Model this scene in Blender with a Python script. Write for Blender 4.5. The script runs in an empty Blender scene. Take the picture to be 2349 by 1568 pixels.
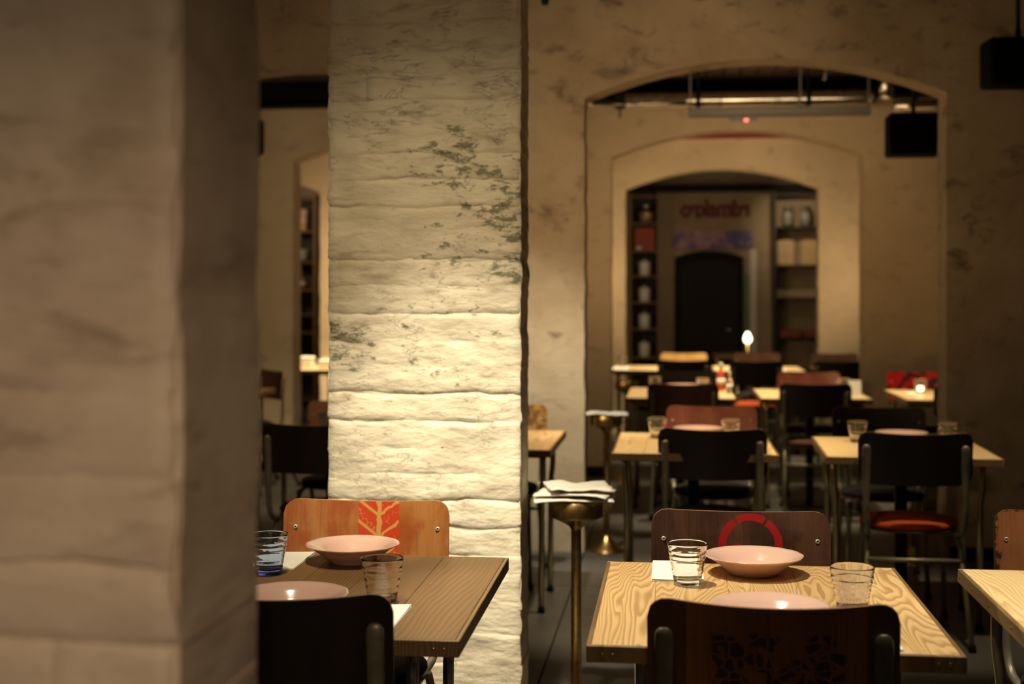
import bpy, math, random
from mathutils import Vector, Matrix, noise

random.seed(7)
S = bpy.context.scene
COL = S.collection
PI = math.pi

# ------------------------------------------------------------------ camera
YAW = math.radians(6.76)
cam_d = bpy.data.cameras.new('camera')
cam = bpy.data.objects.new('camera', cam_d)
COL.objects.link(cam)
cam.location = (0, 0, 1.41)
cam.rotation_euler = (PI / 2, 0, YAW)
cam_d.sensor_width = 36.0
cam_d.lens = 3130.0 / 2349.0 * 36.0
cam_d.shift_y = -104.0 / 2349.0
cam_d.clip_start = 0.05
cam_d.dof.use_dof = True
cam_d.dof.focus_distance = 3.3
cam_d.dof.aperture_fstop = 2.7
S.camera = cam

# ------------------------------------------------------------------ world, exposure, lamps and added fill lights
w = bpy.data.worlds.new('world')
S.world = w
w.use_nodes = True
w.node_tree.nodes['Background'].inputs[0].default_value = (1.0, 0.78, 0.55, 1)
w.node_tree.nodes['Background'].inputs[1].default_value = 0.012
S.view_settings.view_transform = 'Standard'
S.view_settings.look = 'None'
S.view_settings.gamma = 1.0
S.view_settings.exposure = 0.0
S.view_settings.use_curve_mapping = False
S.cycles.use_denoising = True
S.cycles.sample_clamp_indirect = 4.0

WARM = (1.0, 0.80, 0.50)
AMBER = (1.0, 0.74, 0.45)
PALE = (1.0, 0.90, 0.70)
DEEP = (1.0, 0.69, 0.39)


def spot(loc, target, power, angle, blend=0.6, radius=0.04, color=WARM):
    d = bpy.data.lights.new('spot', 'SPOT')
    d.energy = power
    d.spot_size = math.radians(angle)
    d.spot_blend = blend
    d.shadow_soft_size = radius
    d.color = color
    o = bpy.data.objects.new('spot', d)
    COL.objects.link(o)
    o.location = loc
    o.rotation_euler = (Vector(target) - Vector(loc)).to_track_quat('-Z', 'Y').to_euler()
    return o


def area(loc, target, power, sx, sy, color=AMBER):  # soft washes added as unseen fill; no fixtures stand there
    d = bpy.data.lights.new('added_wash', 'AREA')
    d.shape = 'RECTANGLE'
    d.size, d.size_y = sx, sy
    d.energy = power
    d.color = color
    o = bpy.data.objects.new('added_wash', d)
    COL.objects.link(o)
    o.location = loc
    o.rotation_euler = (Vector(target) - Vector(loc)).to_track_quat('-Z', 'Y').to_euler()
    return o


# bay with the two sharp tables
spot((-0.38, 3.10, 3.0), (0.17, 2.92, 0.75), 270, 46, 0.5, 0.035, PALE)
spot((1.50, 2.75, 3.0), (1.15, 3.20, 0.75), 175, 40, 0.7, 0.04, PALE)
spot((-0.70, 2.95, 3.02), (-0.66, 4.35, 0.22), 540, 37, 1.0, 0.05, PALE)
spot((-0.68, 2.35, 3.0), (-0.74, 4.35, 0.45), 140, 66, 1.0, 0.05, WARM)
spot((-0.75, 2.90, 3.0), (-0.78, 2.85, 0.75), 70, 40, 0.7, 0.04, PALE)
spot((-0.60, 2.20, 2.6), (-0.78, 4.35, 1.6), 15, 80, 1.0, 0.15, AMBER)  # added amber fill, lifts the dim upper part of the brick pier
spot((0.50, 2.30, 3.0), (0.20, 2.72, 0.75), 50, 34, 0.7, 0.04, PALE)
# pier in front
spot((0.25, -0.90, 2.3), (-0.58, 1.3, 1.05), 110, 34, 1.0, 0.2, (1.0, 0.74, 0.50))
# second bay
spot((-0.15, 6.0, 3.0), (0.05, 6.2, 0.75), 270, 46, 0.6)
spot((1.12, 5.32, 3.0), (1.0, 6.0, 0.70), 190, 40, 0.6)
spot((-0.85, 5.9, 3.0), (-0.72, 7.3, 0.45), 330, 48, 1.0, 0.04, PALE)
spot((-2.2, 6.2, 3.0), (-2.0, 6.5, 0.75), 40, 50, 0.7)
area((-0.98, 6.25, 1.55), (0.30, 7.53, 2.2), 7, 0.25, 0.25, DEEP)  # added uplight hidden behind the brick pier, brightens wall and arch soffit
spot((0.2, 6.35, 2.9), (0.2, 7.53, 2.5), 7.5, 120, 1.0, 0.15, DEEP)  # added broad fill for the upper third wall
area((-1.9, 4.9, 1.8), (-2.1, 7.53, 2.2), 5, 0.3, 0.3)
# third bay
spot((0.0, 9.2, 2.9), (0.05, 9.35, 0.75), 290, 50, 0.6)
spot((1.0, 9.2, 2.9), (0.95, 9.4, 0.75), 290, 50, 0.6)
spot((1.8, 9.2, 2.9), (1.75, 9.5, 0.75), 190, 50, 0.6)
spot((-2.4, 9.1, 2.9), (-2.9, 9.5, 0.75), 120, 60, 0.7)
area((-0.82, 9.55, 1.5), (0.40, 10.75, 2.3), 3.4, 0.25, 0.25, DEEP)  # added uplight, out of sight behind the third wall's pier
spot((0.5, 9.6, 2.5), (0.5, 10.75, 2.3), 3.5, 130, 1.0, 0.12, DEEP)
area((-2.3, 8.4, 2.0), (-3.3, 10.75, 1.4), 11, 0.3, 0.3)
area((0.5, 9.42, 2.50), (0.5, 10.3, 2.86), 4.5, 1.7, 0.05)  # unseen strip added to give the duct its highlights
# fourth bay
spot((-0.1, 12.4, 2.95), (-0.1, 12.7, 0.75), 400, 55, 0.6)
spot((0.8, 12.4, 2.95), (0.75, 12.7, 0.75), 400, 55, 0.6)
spot((-3.0, 12.2, 2.95), (-3.1, 12.6, 0.75), 700, 70, 0.7)
area((-0.85, 12.9, 1.4), (0.10, 14.0, 2.2), 9.5, 0.25, 0.25)
area((1.85, 12.9, 1.4), (1.0, 14.0, 2.2), 8.5, 0.25, 0.25)
spot((0.5, 12.7, 2.8), (0.5, 14.0, 2.7), 15, 130, 1.0, 0.12, AMBER)
area((-2.6, 12.9, 1.7), (-3.45, 14.0, 1.1), 30, 0.3, 0.3)
# room at the end
area((0.2, 15.2, 2.6), (0.5, 17.3, 1.9), 3.4, 0.5, 0.3)
spot((1.3, 15.8, 2.8), (1.6, 17.2, 2.2), 40, 60, 0.8)  # spot added to brighten the right-hand shelf and its jars
area((-4.6, 15.5, 2.6), (-4.7, 17.3, 1.7), 9, 0.6, 0.3)


# ------------------------------------------------------------------ node helpers
class NT:
    def __init__(self, name):
        self.m = bpy.data.materials.new(name)
        self.m.use_nodes = True
        self.t = self.m.node_tree
        self.b = self.t.nodes['Principled BSDF']
        self.out = self.t.nodes['Material Output']

    def n(self, typ, ins=None, **props):
        x = self.t.nodes.new(typ)
        for k, v in props.items():
            setattr(x, k, v)
        for k, v in (ins or {}).items():
            self.put(x.inputs[k], v)
        return x

    def put(self, sock, v):
        if isinstance(v, bpy.types.NodeSocket):
            self.t.links.new(v, sock)
        else:
            if sock.type == 'RGBA' and hasattr(v, '__len__') and len(v) == 3:
                v = (*v, 1)
            sock.default_value = v

    def set(self, **kw):
        for k, v in kw.items():
            self.put(self.b.inputs[k.replace('_', ' ')], v)

    def m_(self, op, a, b=None, c=None, clamp=False):
        x = self.n('ShaderNodeMath', operation=op, use_clamp=clamp)
        for i, v in enumerate((a, b, c)):
            if v is not None:
                self.put(x.inputs[i], v)
        return x.outputs[0]

    def step(self, v, a, b):
        x = self.n('ShaderNodeMapRange', {'Value': v, 'From Min': a, 'From Max': b}, interpolation_type='SMOOTHSTEP')
        return x.outputs[0]

    def mix(self, f, a, b, mode='MIX'):
        x = self.n('ShaderNodeMix', data_type='RGBA', blend_type=mode)
        self.put(x.inputs[0], f)
        self.put(x.inputs[6], a)
        self.put(x.inputs[7], b)
        return x.outputs[2]

    def pos(self, scale=(1, 1, 1), obj=False, loc=(0, 0, 0)):
        if obj:
            s = self.n('ShaderNodeTexCoord').outputs['Object']
        else:
            s = self.n('ShaderNodeNewGeometry').outputs['Position']
        return self.n('ShaderNodeMapping', {'Vector': s, 'Scale': scale, 'Location': loc}).outputs[0]

    def noise(self, vec, scale, detail=4, rough=0.55, dist=0.0):
        x = self.n('ShaderNodeTexNoise', {'Vector': vec, 'Scale': scale, 'Detail': detail, 'Roughness': rough, 'Distortion': dist})
        return x.outputs[0]

    def bump(self, h, strength=0.3, dist=0.01):
        x = self.n('ShaderNodeBump', {'Height': h, 'Strength': strength, 'Distance': dist})
        self.put(self.b.inputs['Normal'], x.outputs[0])

    def xyz(self, vec):
        return self.n('ShaderNodeSeparateXYZ', {'Vector': vec}).outputs


def plain(name, col, rough=0.5, metal=0.0, **kw):
    t = NT(name)
    t.set(Base_Color=col, Roughness=rough, Metallic=metal)
    for k, v in kw.items():
        t.put(t.b.inputs[k], v)
    return t.m


def plaster(name, a, b, stain, amount=0.5, brick=0.25):
    t = NT(name)
    p = t.pos()
    big = t.noise(p, 1.6, 5, 0.6)
    c = t.mix(t.step(big, 0.35, 0.68), a, b)
    mid = t.noise(t.pos((1, 1, 1.7)), 5.5, 7, 0.65, 0.4)
    c = t.mix(t.m_('MULTIPLY', t.step(mid, 0.53, 0.72), amount), c, stain)
    fine = t.noise(p, 22, 5, 0.7)
    c = t.mix(t.m_('MULTIPLY', t.step(fine, 0.60, 0.78), amount * 0.6), c, stain)
    t.set(Base_Color=c, Roughness=0.85)
    x, y, z = t.xyz(p)
    v = t.n('ShaderNodeCombineXYZ', {0: t.m_('ADD', x, y), 1: z}).outputs[0]
    br = t.n('ShaderNodeTexBrick', {'Vector': v, 'Scale': 1.0, 'Mortar Size': 0.006, 'Mortar Smooth': 1.0,
                                    'Brick Width': 0.25, 'Row Height': 0.0865})
    relief = t.m_('MULTIPLY', br.outputs['Fac'], t.step(t.noise(p, 1.1, 3), 0.45, 0.65))
    h = t.m_('SUBTRACT', t.m_('ADD', t.noise(p, 9, 6, 0.6), t.m_('MULTIPLY', fine, 0.35)), t.m_('MULTIPLY', relief, brick))
    t.bump(h, 0.55, 0.012)
    return t.m


def painted_brick(name, soft=False):
    t = NT(name)
    p = t.pos()
    x, y, z = t.xyz(p)
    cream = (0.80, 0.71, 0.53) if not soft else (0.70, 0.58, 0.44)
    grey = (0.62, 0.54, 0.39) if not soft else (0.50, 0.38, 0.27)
    olive = (0.135, 0.135, 0.060)
    brown = (0.30, 0.22, 0.13)
    c = t.mix(t.step(t.noise(p, 3.2, 6, 0.6), 0.40, 0.72), cream, grey)
    streak = t.noise(t.pos((2.0, 2.0, 7.0)), 3.0, 7, 0.62, 0.5)
    c = t.mix(t.m_('MULTIPLY', t.step(streak, 0.50, 0.74), 0.62 if not soft else 0.75), c, brown)
    if not soft:
        def blob(cx, cz, sx, sz):
            dx = t.m_('DIVIDE', t.m_('SUBTRACT', x, cx), sx)
            dz = t.m_('DIVIDE', t.m_('SUBTRACT', z, cz), sz)
            r = t.m_('ADD', t.m_('MULTIPLY', dx, dx), t.m_('MULTIPLY', dz, dz))
            return t.m_('SUBTRACT', 1.0, t.m_('MINIMUM', r, 1.0))
        m = blob(-0.53, 1.66, 0.30, 0.34)
        m = t.m_('MAXIMUM', m, blob(-1.09, 1.24, 0.26, 0.20))
        m = t.m_('MAXIMUM', m, blob(-0.70, 1.85, 0.25, 0.20))
        m = t.m_('MAXIMUM', m, blob(-0.55, 1.50, 0.24, 0.12))
        m = t.m_('MAXIMUM', m, t.m_('MULTIPLY', blob(-0.75, 1.55, 0.2, 0.25), 0.8))
        m = t.m_('MAXIMUM', m, t.m_('MULTIPLY', blob(-0.85, 1.2, 0.55, 0.5), 0.72))
        chip = t.noise(t.pos((1.0, 1.0, 2.2)), 15, 9, 0.74, 0.3)
        th = t.m_('SUBTRACT', 0.74, t.m_('MULTIPLY', m, 0.26))
        k = t.step(t.m_('SUBTRACT', chip, th), 0.0, 0.07)
        c = t.mix(t.m_('MULTIPLY', k, 0.85), c, olive)
        spots = t.noise(p, 26, 6, 0.7)
        c = t.mix(t.m_('MULTIPLY', t.step(spots, 0.62, 0.74), 0.5), c, brown)
        smear = t.noise(t.pos((1.0, 1.0, 5.0), loc=(7, 3, 1)), 5.0, 8, 0.7, 0.6)
        c = t.mix(t.m_('MULTIPLY', t.step(smear, 0.60, 0.72), 0.5), c, (0.22, 0.18, 0.09))
    t.set(Base_Color=c, Roughness=0.62)
    h = t.m_('ADD', t.noise(t.pos((1, 1, 2.6)), 7, 4, 0.52, 0.2), t.m_('MULTIPLY', t.noise(t.pos((1, 1, 1.5)), 50, 4, 0.6), 0.13))
    crack = t.noise(t.pos((1, 1, 3.4), loc=(2, 5, 1)), 6, 5, 0.6, 0.8)
    crack = t.m_('MULTIPLY', t.step(t.m_('ABSOLUTE', t.m_('SUBTRACT', crack, 0.5)), 0.012, 0.0), t.step(t.noise(p, 4.0, 2), 0.52, 0.62))
    h = t.m_('SUBTRACT', h, t.m_('MULTIPLY', crack, 0.22))
    t.bump(h, 0.8 if not soft else 0.3, 0.016)
    return t.m


def concrete(name):
    t = NT(name)
    p = t.pos()
    a = t.noise(p, 1.3, 6, 0.6)
    c = t.mix(t.step(a, 0.3, 0.7), (0.055, 0.050, 0.042), (0.105, 0.098, 0.085))
    c = t.mix(t.m_('MULTIPLY', t.step(t.noise(p, 14, 6, 0.7), 0.5, 0.75), 0.4), c, (0.04, 0.036, 0.03))
    t.set(Base_Color=c, Roughness=t.m_('MULTIPLY_ADD', a, 0.35, 0.28))
    t.bump(t.noise(p, 60, 4), 0.08, 0.005)
    return t.m


def wood(name, lo, hi, line, scale=1.0, rough=0.42, rings=14.0, lean0=15.0):
    """plain-sawn boards: contour lines of a noise field stretched along the grain (local y)"""
    t = NT(name)
    rnd = t.n('ShaderNodeObjectInfo').outputs['Random']
    base = t.n('ShaderNodeTexCoord').outputs['Object']
    off = t.n('ShaderNodeCombineXYZ', {0: t.m_('MULTIPLY', rnd, 37.0), 1: t.m_('MULTIPLY', rnd, 91.0), 2: t.m_('MULTIPLY', rnd, 13.0)}).outputs[0]
    v = t.n('ShaderNodeVectorMath', {0: base, 1: off}, operation='ADD').outputs[0]
    vs = t.n('ShaderNodeMapping', {'Vector': v, 'Scale': (6.0 * scale, 0.8 * scale, 3 * scale)}).outputs[0]
    f = t.noise(vs, 1.0, 3.0, 0.42, 0.25)
    lean = t.m_('MULTIPLY', t.xyz(base)[0], t.m_('MULTIPLY_ADD', t.m_('FRACT', t.m_('MULTIPLY', rnd, 7.3)), 90.0, lean0))
    ring = t.m_('FRACT', t.m_('ADD', t.m_('MULTIPLY', f, rings), lean))
    ring = t.m_('MULTIPLY', t.step(ring, 0.25, 0.90), t.step(ring, 1.0, 0.90))
    vf = t.n('ShaderNodeMapping', {'Vector': v, 'Scale': (120, 3, 60)}).outputs[0]
    fib = t.noise(vf, 1.0, 3, 0.6)
    c = t.mix(t.step(t.noise(vs, 0.6, 3), 0.35, 0.65), lo, hi)
    c = t.mix(t.m_('MULTIPLY', ring, 0.62), c, line)
    c = t.mix(t.m_('MULTIPLY', t.step(fib, 0.5, 0.75), 0.25), c, line)
    c = t.mix(t.m_('MULTIPLY', rnd, 0.18), c, line)
    t.set(Base_Color=c, Roughness=t.m_('MULTIPLY_ADD', ring, -0.08, rough))
    t.bump(t.m_('ADD', t.m_('MULTIPLY', ring, 0.12), t.m_('MULTIPLY', fib, 0.6)), 0.10, 0.002)
    return t.m


def ply(name, lo, hi, dark, wear=0.3, rough=0.38, paint=None, edge=None):
    """plywood chair back: vertical fibre, scuffs, optional flat painted print"""
    t = NT(name)
    o = t.pos(obj=True)
    x, y, z = t.xyz(o)
    fib = t.noise(t.pos((150, 6, 5), obj=True), 1.0, 6, 0.65)
    blot = t.noise(t.pos((9, 4, 5), obj=True), 1.0, 5, 0.6, 0.4)
    c = t.mix(t.step(blot, 0.38, 0.60), lo, hi)
    c = t.mix(t.m_('MULTIPLY', t.step(fib, 0.45, 0.78), 0.7), c, dark)
    sc = t.noise(t.pos((30, 10, 22), obj=True), 1.0, 7, 0.7)
    c = t.mix(t.m_('MULTIPLY', t.step(sc, 0.60, 0.74), wear), c, dark)
    if edge is not None:
        # worn edge: dark chips close to the outline
        ex = t.m_('SUBTRACT', 0.2275, t.m_('ABSOLUTE', x))
        ez = t.m_('SUBTRACT', 0.862, z)
        e = t.m_('MINIMUM', ex, ez)
        k = t.step(t.m_('ADD', e, t.m_('MULTIPLY', t.m_('SUBTRACT', sc, 0.5), 0.07)), 0.014, 0.004)
        c = t.mix(k, c, edge)
    if paint:
        c = paint(t, c, x, y, z, o)
    t.set(Base_Color=c, Roughness=rough)
    t.b.inputs['Coat Weight'].default_value = 0.08
    t.b.inputs['Coat Roughness'].default_value = 0.25
    t.bump(fib, 0.08, 0.002)
    return t.m


def paint_stripe(t, c, x, y, z, o):
    inside = t.m_('MULTIPLY', t.step(x, -0.086, -0.084), t.step(x, 0.030, 0.028))
    wob = t.m_('MULTIPLY', t.m_('SUBTRACT', t.noise(t.pos((1, 0, 1), obj=True), 38, 4), 0.5), 0.018)
    xc = t.m_('ABSOLUTE', t.m_('ADD', t.m_('ADD', x, 0.029), wob))
    trunk = t.step(xc, 0.0085, 0.0045)
    # slanted branches meeting the trunk
    s = t.m_('FRACT', t.m_('ADD', t.m_('MULTIPLY', t.m_('ADD', z, t.m_('MULTIPLY', xc, -0.75)), 17.5), t.m_('MULTIPLY_ADD', wob, 14.0, 0.30)))
    br = t.step(t.m_('ABSOLUTE', t.m_('SUBTRACT', s, 0.5)), 0.11, 0.06)
    vor = t.n('ShaderNodeTexVoronoi', {'Vector': t.pos((1, 0, 1), obj=True), 'Scale': 60.0}, feature='DISTANCE_TO_EDGE').outputs['Distance']
    chips = t.m_('MULTIPLY', t.step(vor, 0.06, 0.02), t.step(t.noise(t.pos(obj=True), 30, 3), 0.52, 0.6))
    gone = t.m_('MAXIMUM', t.m_('MAXIMUM', trunk, br), t.m_('MULTIPLY', chips, 0.8))
    k = t.m_('MULTIPLY', inside, t.m_('SUBTRACT', 1.0, gone))
    pale = t.mix(t.m_('MULTIPLY', inside, gone), c, (0.52, 0.26, 0.07))
    return t.mix(t.m_('MULTIPLY', k, 0.94), pale, (0.50, 0.042, 0.014))


def paint_ring(t, c, x, y, z, o):
    dx = t.m_('ADD', x, 0.028)
    dz = t.m_('SUBTRACT', z, 0.765)
    wob = t.m_('MULTIPLY', t.m_('SUBTRACT', t.noise(t.pos(obj=True), 30, 3), 0.5), 0.008)
    r = t.m_('ADD', t.m_('SQRT', t.m_('ADD', t.m_('MULTIPLY', dx, dx), t.m_('MULTIPLY', dz, dz))), wob)
    ring = t.m_('MULTIPLY', t.step(r, 0.061, 0.064), t.step(r, 0.083, 0.081))
    a = t.m_('ARCTAN2', dz, t.m_('MULTIPLY', dx, -1.0))
    for g in (1.02, 2.13):
        ring = t.m_('MULTIPLY', ring, t.step(t.m_('ABSOLUTE', t.m_('SUBTRACT', a, g)), 0.03, 0.07))
    d1 = t.m_('ADD', dx, -0.034)
    d2 = t.m_('ADD', dz, 0.002)
    dot = t.step(t.m_('SQRT', t.m_('ADD', t.m_('MULTIPLY', d1, d1), t.m_('MULTIPLY', t.m_('MULTIPLY', d2, d2), 3.0))), 0.014, 0.010)
    rough = t.step(t.noise(t.pos((60, 4, 3), obj=True), 1.0, 4), 0.72, 0.62)
    k = t.m_('MULTIPLY', t.m_('MAXIMUM', ring, t.m_('MULTIPLY', dot, 0.7)), t.m_('MULTIPLY_ADD', rough, 0.2, 0.75))
    return t.mix(k, c, (0.40, 0.010, 0.012))


def paint_flowers(t, c, x, y, z, o):
    """navy petal print on the rear of the nearest chair"""
    band = t.m_('MULTIPLY', t.step(x, -0.158, -0.153), t.step(x, 0.170, 0.165))
    c = t.mix(t.m_('MULTIPLY', t.m_('SUBTRACT', 1.0, band), 0.6), c, (0.035, 0.022, 0.020))
    px = t.m_('SUBTRACT', x, 0.010)
    pz = t.m_('SUBTRACT', z, 0.752)
    reach = t.m_('MULTIPLY', t.step(t.m_('ABSOLUTE', px), 0.128, 0.112), t.step(t.m_('ABSOLUTE', pz), 0.058, 0.046))
    vor = t.n('ShaderNodeTexVoronoi', {'Vector': t.pos((1, 0, 1.1), obj=True), 'Scale': 38.0, 'Randomness': 0.8}, feature='DISTANCE_TO_EDGE').outputs['Distance']
    petals = t.step(vor, 0.05, 0.09)
    gaps = t.step(t.noise(t.pos(obj=True), 17, 2), 0.40, 0.46)
    k = t.m_('MULTIPLY', t.m_('MULTIPLY', reach, petals), gaps)
    return t.mix(t.m_('MULTIPLY', k, 0.8), c, (0.012, 0.016, 0.030))


def paint_gold(t, c, x, y, z, o):
    k = t.step(t.noise(t.pos(obj=True), 26, 5, 0.6, 1.0), 0.50, 0.58)
    return t.mix(k, c, (0.42, 0.24, 0.06))


def paint_red_blots(t, c, x, y, z, o):
    k = t.step(t.noise(t.pos((1, 1, 1), obj=True), 14, 2, 0.5), 0.46, 0.52)
    return t.mix(k, c, (0.70, 0.015, 0.015))


def metal(name, col, rough, tarnish=None, amt=0.5, metallic=1.0):
    t = NT(name)
    p = t.pos(obj=True)
    c = col
    if tarnish:
        c = t.mix(t.m_('MULTIPLY', t.step(t.noise(p, 12, 6, 0.65), 0.45, 0.7), amt), col, tarnish)
    t.set(Base_Color=c, Metallic=metallic, Roughness=t.m_('MULTIPLY_ADD', t.noise(p, 25, 4), 0.25, rough))
    return t.m


def glass(name, col=(1, 1, 1), base=None):
    t = NT(name)
    c = col
    if base:
        z = t.xyz(t.pos(obj=True))[2]
        c = t.mix(t.step(z, 0.016, 0.006), col, base)
    t.set(Base_Color=c, Roughness=0.0, IOR=1.46)
    t.b.inputs['Transmission Weight'].default_value = 1.0
    return t.m


def ceramic(name, col):
    t = NT(name)
    t.set(Base_Color=col, Roughness=0.17)
    t.b.inputs['Coat Weight'].default_value = 0.3
    t.b.inputs['Coat Roughness'].default_value = 0.04
    return t.m


def cloth(name, a, b, scale=300):
    t = NT(name)
    p = t.pos(obj=True)
    n_ = t.noise(p, scale, 3)
    t.set(Base_Color=t.mix(t.noise(p, 9, 4), a, b), Roughness=0.9)
    t.b.inputs['Specular IOR Level'].default_value = 0.15
    t.bump(n_, 0.15, 0.002)
    return t.m


def mural(name):
    t = NT(name)
    p = t.pos()
    a = t.noise(p, 5, 5, 0.6, 0.6)
    b = t.noise(t.pos(loc=(3, 1, 5)), 9, 4, 0.6, 0.8)
    c = t.mix(t.step(a, 0.42, 0.58), (0.34, 0.16, 0.24), (0.08, 0.07, 0.20))
    c = t.mix(t.step(b, 0.56, 0.64), c, (0.45, 0.27, 0.34))
    c = t.mix(t.step(b, 0.40, 0.34), c, (0.06, 0.05, 0.10))
    t.set(Base_Color=c, Roughness=0.6)
    return t.m


def glow(name, col, strength):
    t = NT(name)
    t.set(Base_Color=col, Roughness=0.4)
    t.put(t.b.inputs['Emission Color'], col)
    t.put(t.b.inputs['Emission Strength'], strength)
    return t.m


M = {}
M['plaster'] = plaster('plaster', (0.58, 0.47, 0.32), (0.42, 0.32, 0.20), (0.18, 0.14, 0.085), 0.9)
M['plaster_pale'] = plaster('plaster_pale', (0.62, 0.49, 0.31), (0.54, 0.42, 0.26), (0.30, 0.23, 0.135), 0.6)
M['brick'] = painted_brick('painted_brick')
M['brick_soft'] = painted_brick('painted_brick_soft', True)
M['concrete'] = concrete('concrete')
M['joint'] = plain('joint', (0.012, 0.011, 0.010), 0.9)
M['ceiling'] = plain('ceiling_paint', (0.05, 0.032, 0.02), 0.9)
M['ceiling_board'] = wood('ceiling_board', (0.075, 0.042, 0.020), (0.11, 0.06, 0.03), (0.03, 0.017, 0.009), 0.6, 0.7)
M['black_paint'] = plain('black_paint', (0.005, 0.005, 0.006), 0.8, 0.0, **{'Specular IOR Level': 0.15})
M['red_paint'] = plain('red_paint', (0.22, 0.012, 0.012), 0.7)
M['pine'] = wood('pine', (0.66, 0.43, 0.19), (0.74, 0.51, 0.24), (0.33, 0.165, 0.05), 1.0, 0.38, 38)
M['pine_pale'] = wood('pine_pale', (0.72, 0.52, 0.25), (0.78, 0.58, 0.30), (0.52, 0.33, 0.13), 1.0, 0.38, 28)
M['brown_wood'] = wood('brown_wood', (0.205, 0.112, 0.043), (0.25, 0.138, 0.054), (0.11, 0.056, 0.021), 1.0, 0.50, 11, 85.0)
M['brown_wood'].node_tree.nodes['Principled BSDF'].inputs['Specular IOR Level'].default_value = 0.25
M['edge'] = wood('edge_wood', (0.20, 0.115, 0.045), (0.25, 0.15, 0.06), (0.11, 0.06, 0.022), 1.0, 0.45)
M['steel_paint'] = metal('aged_steel', (0.24, 0.205, 0.14), 0.32, (0.11, 0.088, 0.055), 0.5, 0.55)
M['chrome'] = metal('chrome', (0.75, 0.70, 0.60), 0.10, (0.35, 0.30, 0.22), 0.4)
M['leg_brass'] = metal('pale_brass', (0.62, 0.52, 0.32), 0.22, (0.35, 0.27, 0.14), 0.5)
M['brass'] = metal('brass', (0.60, 0.40, 0.15), 0.16, (0.26, 0.15, 0.05), 0.7)
M['black_metal'] = plain('black_metal', (0.012, 0.012, 0.012), 0.45, 0.6)
M['screw'] = plain('screw', (0.62, 0.58, 0.50), 0.3, 0.4)
M['socket'] = plain('screw_socket', (0.01, 0.01, 0.01), 0.6)
M['rubber'] = plain('rubber', (0.005, 0.005, 0.005), 0.95, 0.0, **{'Specular IOR Level': 0.1})
M['ceramic'] = ceramic('pink_ceramic', (0.70, 0.45, 0.35))
M['ceramic_white'] = ceramic('white_ceramic', (0.78, 0.74, 0.66))
M['glass'] = glass('clear_glass')
M['glass_violet'] = glass('violet_glass', (0.89, 0.90, 1.0), (0.42, 0.45, 1.0))
M['glass_blue'] = glass('blue_glass', (0.72, 0.82, 1.0), (0.05, 0.13, 0.85))
M['paper'] = cloth('napkin_paper', (0.80, 0.77, 0.68), (0.84, 0.81, 0.72), 120)
M['cloth'] = cloth('napkin_cloth', (0.72, 0.66, 0.55), (0.80, 0.74, 0.62), 250)
M['orange'] = cloth('orange_felt', (0.32, 0.045, 0.009), (0.38, 0.062, 0.012), 200)
M['black_felt'] = cloth('black_felt', (0.014, 0.013, 0.013), (0.022, 0.020, 0.018), 200)
M['brown_felt'] = cloth('brown_felt', (0.05, 0.022, 0.014), (0.07, 0.03, 0.02), 200)
M['silver'] = metal('galvanised', (0.72, 0.66, 0.56), 0.10, (0.45, 0.40, 0.32), 0.4)
M['tray'] = plain('grey_tray', (0.16, 0.145, 0.12), 0.6)
M['shelf_wood'] = wood('shelf_wood', (0.20, 0.11, 0.04), (0.24, 0.14, 0.05), (0.10, 0.05, 0.02), 1.0, 0.6)
M['shelf_dark'] = plain('shelf_dark', (0.035, 0.026, 0.016), 0.7)
M['box_red'] = plain('red_box', (0.32, 0.06, 0.03), 0.7)
M['board_tan'] = wood('board_tan', (0.50, 0.31, 0.12), (0.58, 0.37, 0.16), (0.36, 0.2, 0.07), 1.0, 0.5)
M['letter_red'] = plain('letter_red', (0.13, 0.012, 0.010), 0.7)
M['mural'] = mural('mural')
M['green_paint'] = plain('green_paint', (0.10, 0.17, 0.07), 0.6)
M['white_paint'] = plain('white_paint', (0.55, 0.48, 0.42), 0.6)
M['door_black'] = plain('door_black', (0.016, 0.013, 0.009), 0.7, 0.0, **{'Specular IOR Level': 0.2})
M['frame_navy'] = plain('door_frame', (0.006, 0.006, 0.010), 0.8, 0.0, **{'Specular IOR Level': 0.2})
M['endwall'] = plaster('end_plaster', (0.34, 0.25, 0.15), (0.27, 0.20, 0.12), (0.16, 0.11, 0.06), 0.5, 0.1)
M['yellow'] = plain('yellow_paint', (0.25, 0.20, 0.02), 0.6)
M['bulb'] = glow('bulb', (1.0, 0.82, 0.50), 7.0)
M['candle_glow'] = glow('candle', (1.0, 0.80, 0.50), 5.0)
M['led'] = glow('led', (1.0, 0.18, 0.12), 3.0)
M['sauce'] = plain('sauce', (0.45, 0.05, 0.03), 0.3)
P_EDGE = (0.03, 0.016, 0.010)
M['ply_orange'] = ply('ply_orange', (0.30, 0.072, 0.017), (0.38, 0.165, 0.045), (0.20, 0.055, 0.013), 0.5, 0.36, paint_stripe)
M['ply_ring'] = ply('ply_ring', (0.050, 0.020, 0.012), (0.105, 0.044, 0.024), (0.016, 0.007, 0.005), 0.7, 0.36, paint_ring)
M['ply_flower'] = ply('ply_flower', (0.36, 0.14, 0.045), (0.44, 0.18, 0.055), (0.17, 0.062, 0.022), 0.4, 0.4, paint_flowers)
M['ply_rust'] = ply('ply_rust', (0.33, 0.115, 0.040), (0.38, 0.145, 0.05), (0.19, 0.062, 0.022), 0.4, 0.36, None, P_EDGE)
M['ply_black'] = ply('ply_black', (0.009, 0.005, 0.004), (0.016, 0.008, 0.006), (0.005, 0.003, 0.0025), 0.4, 0.42)
M['ply_brown'] = ply('ply_brown', (0.075, 0.026, 0.012), (0.10, 0.036, 0.016), (0.04, 0.014, 0.008), 0.4, 0.4)
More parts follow.
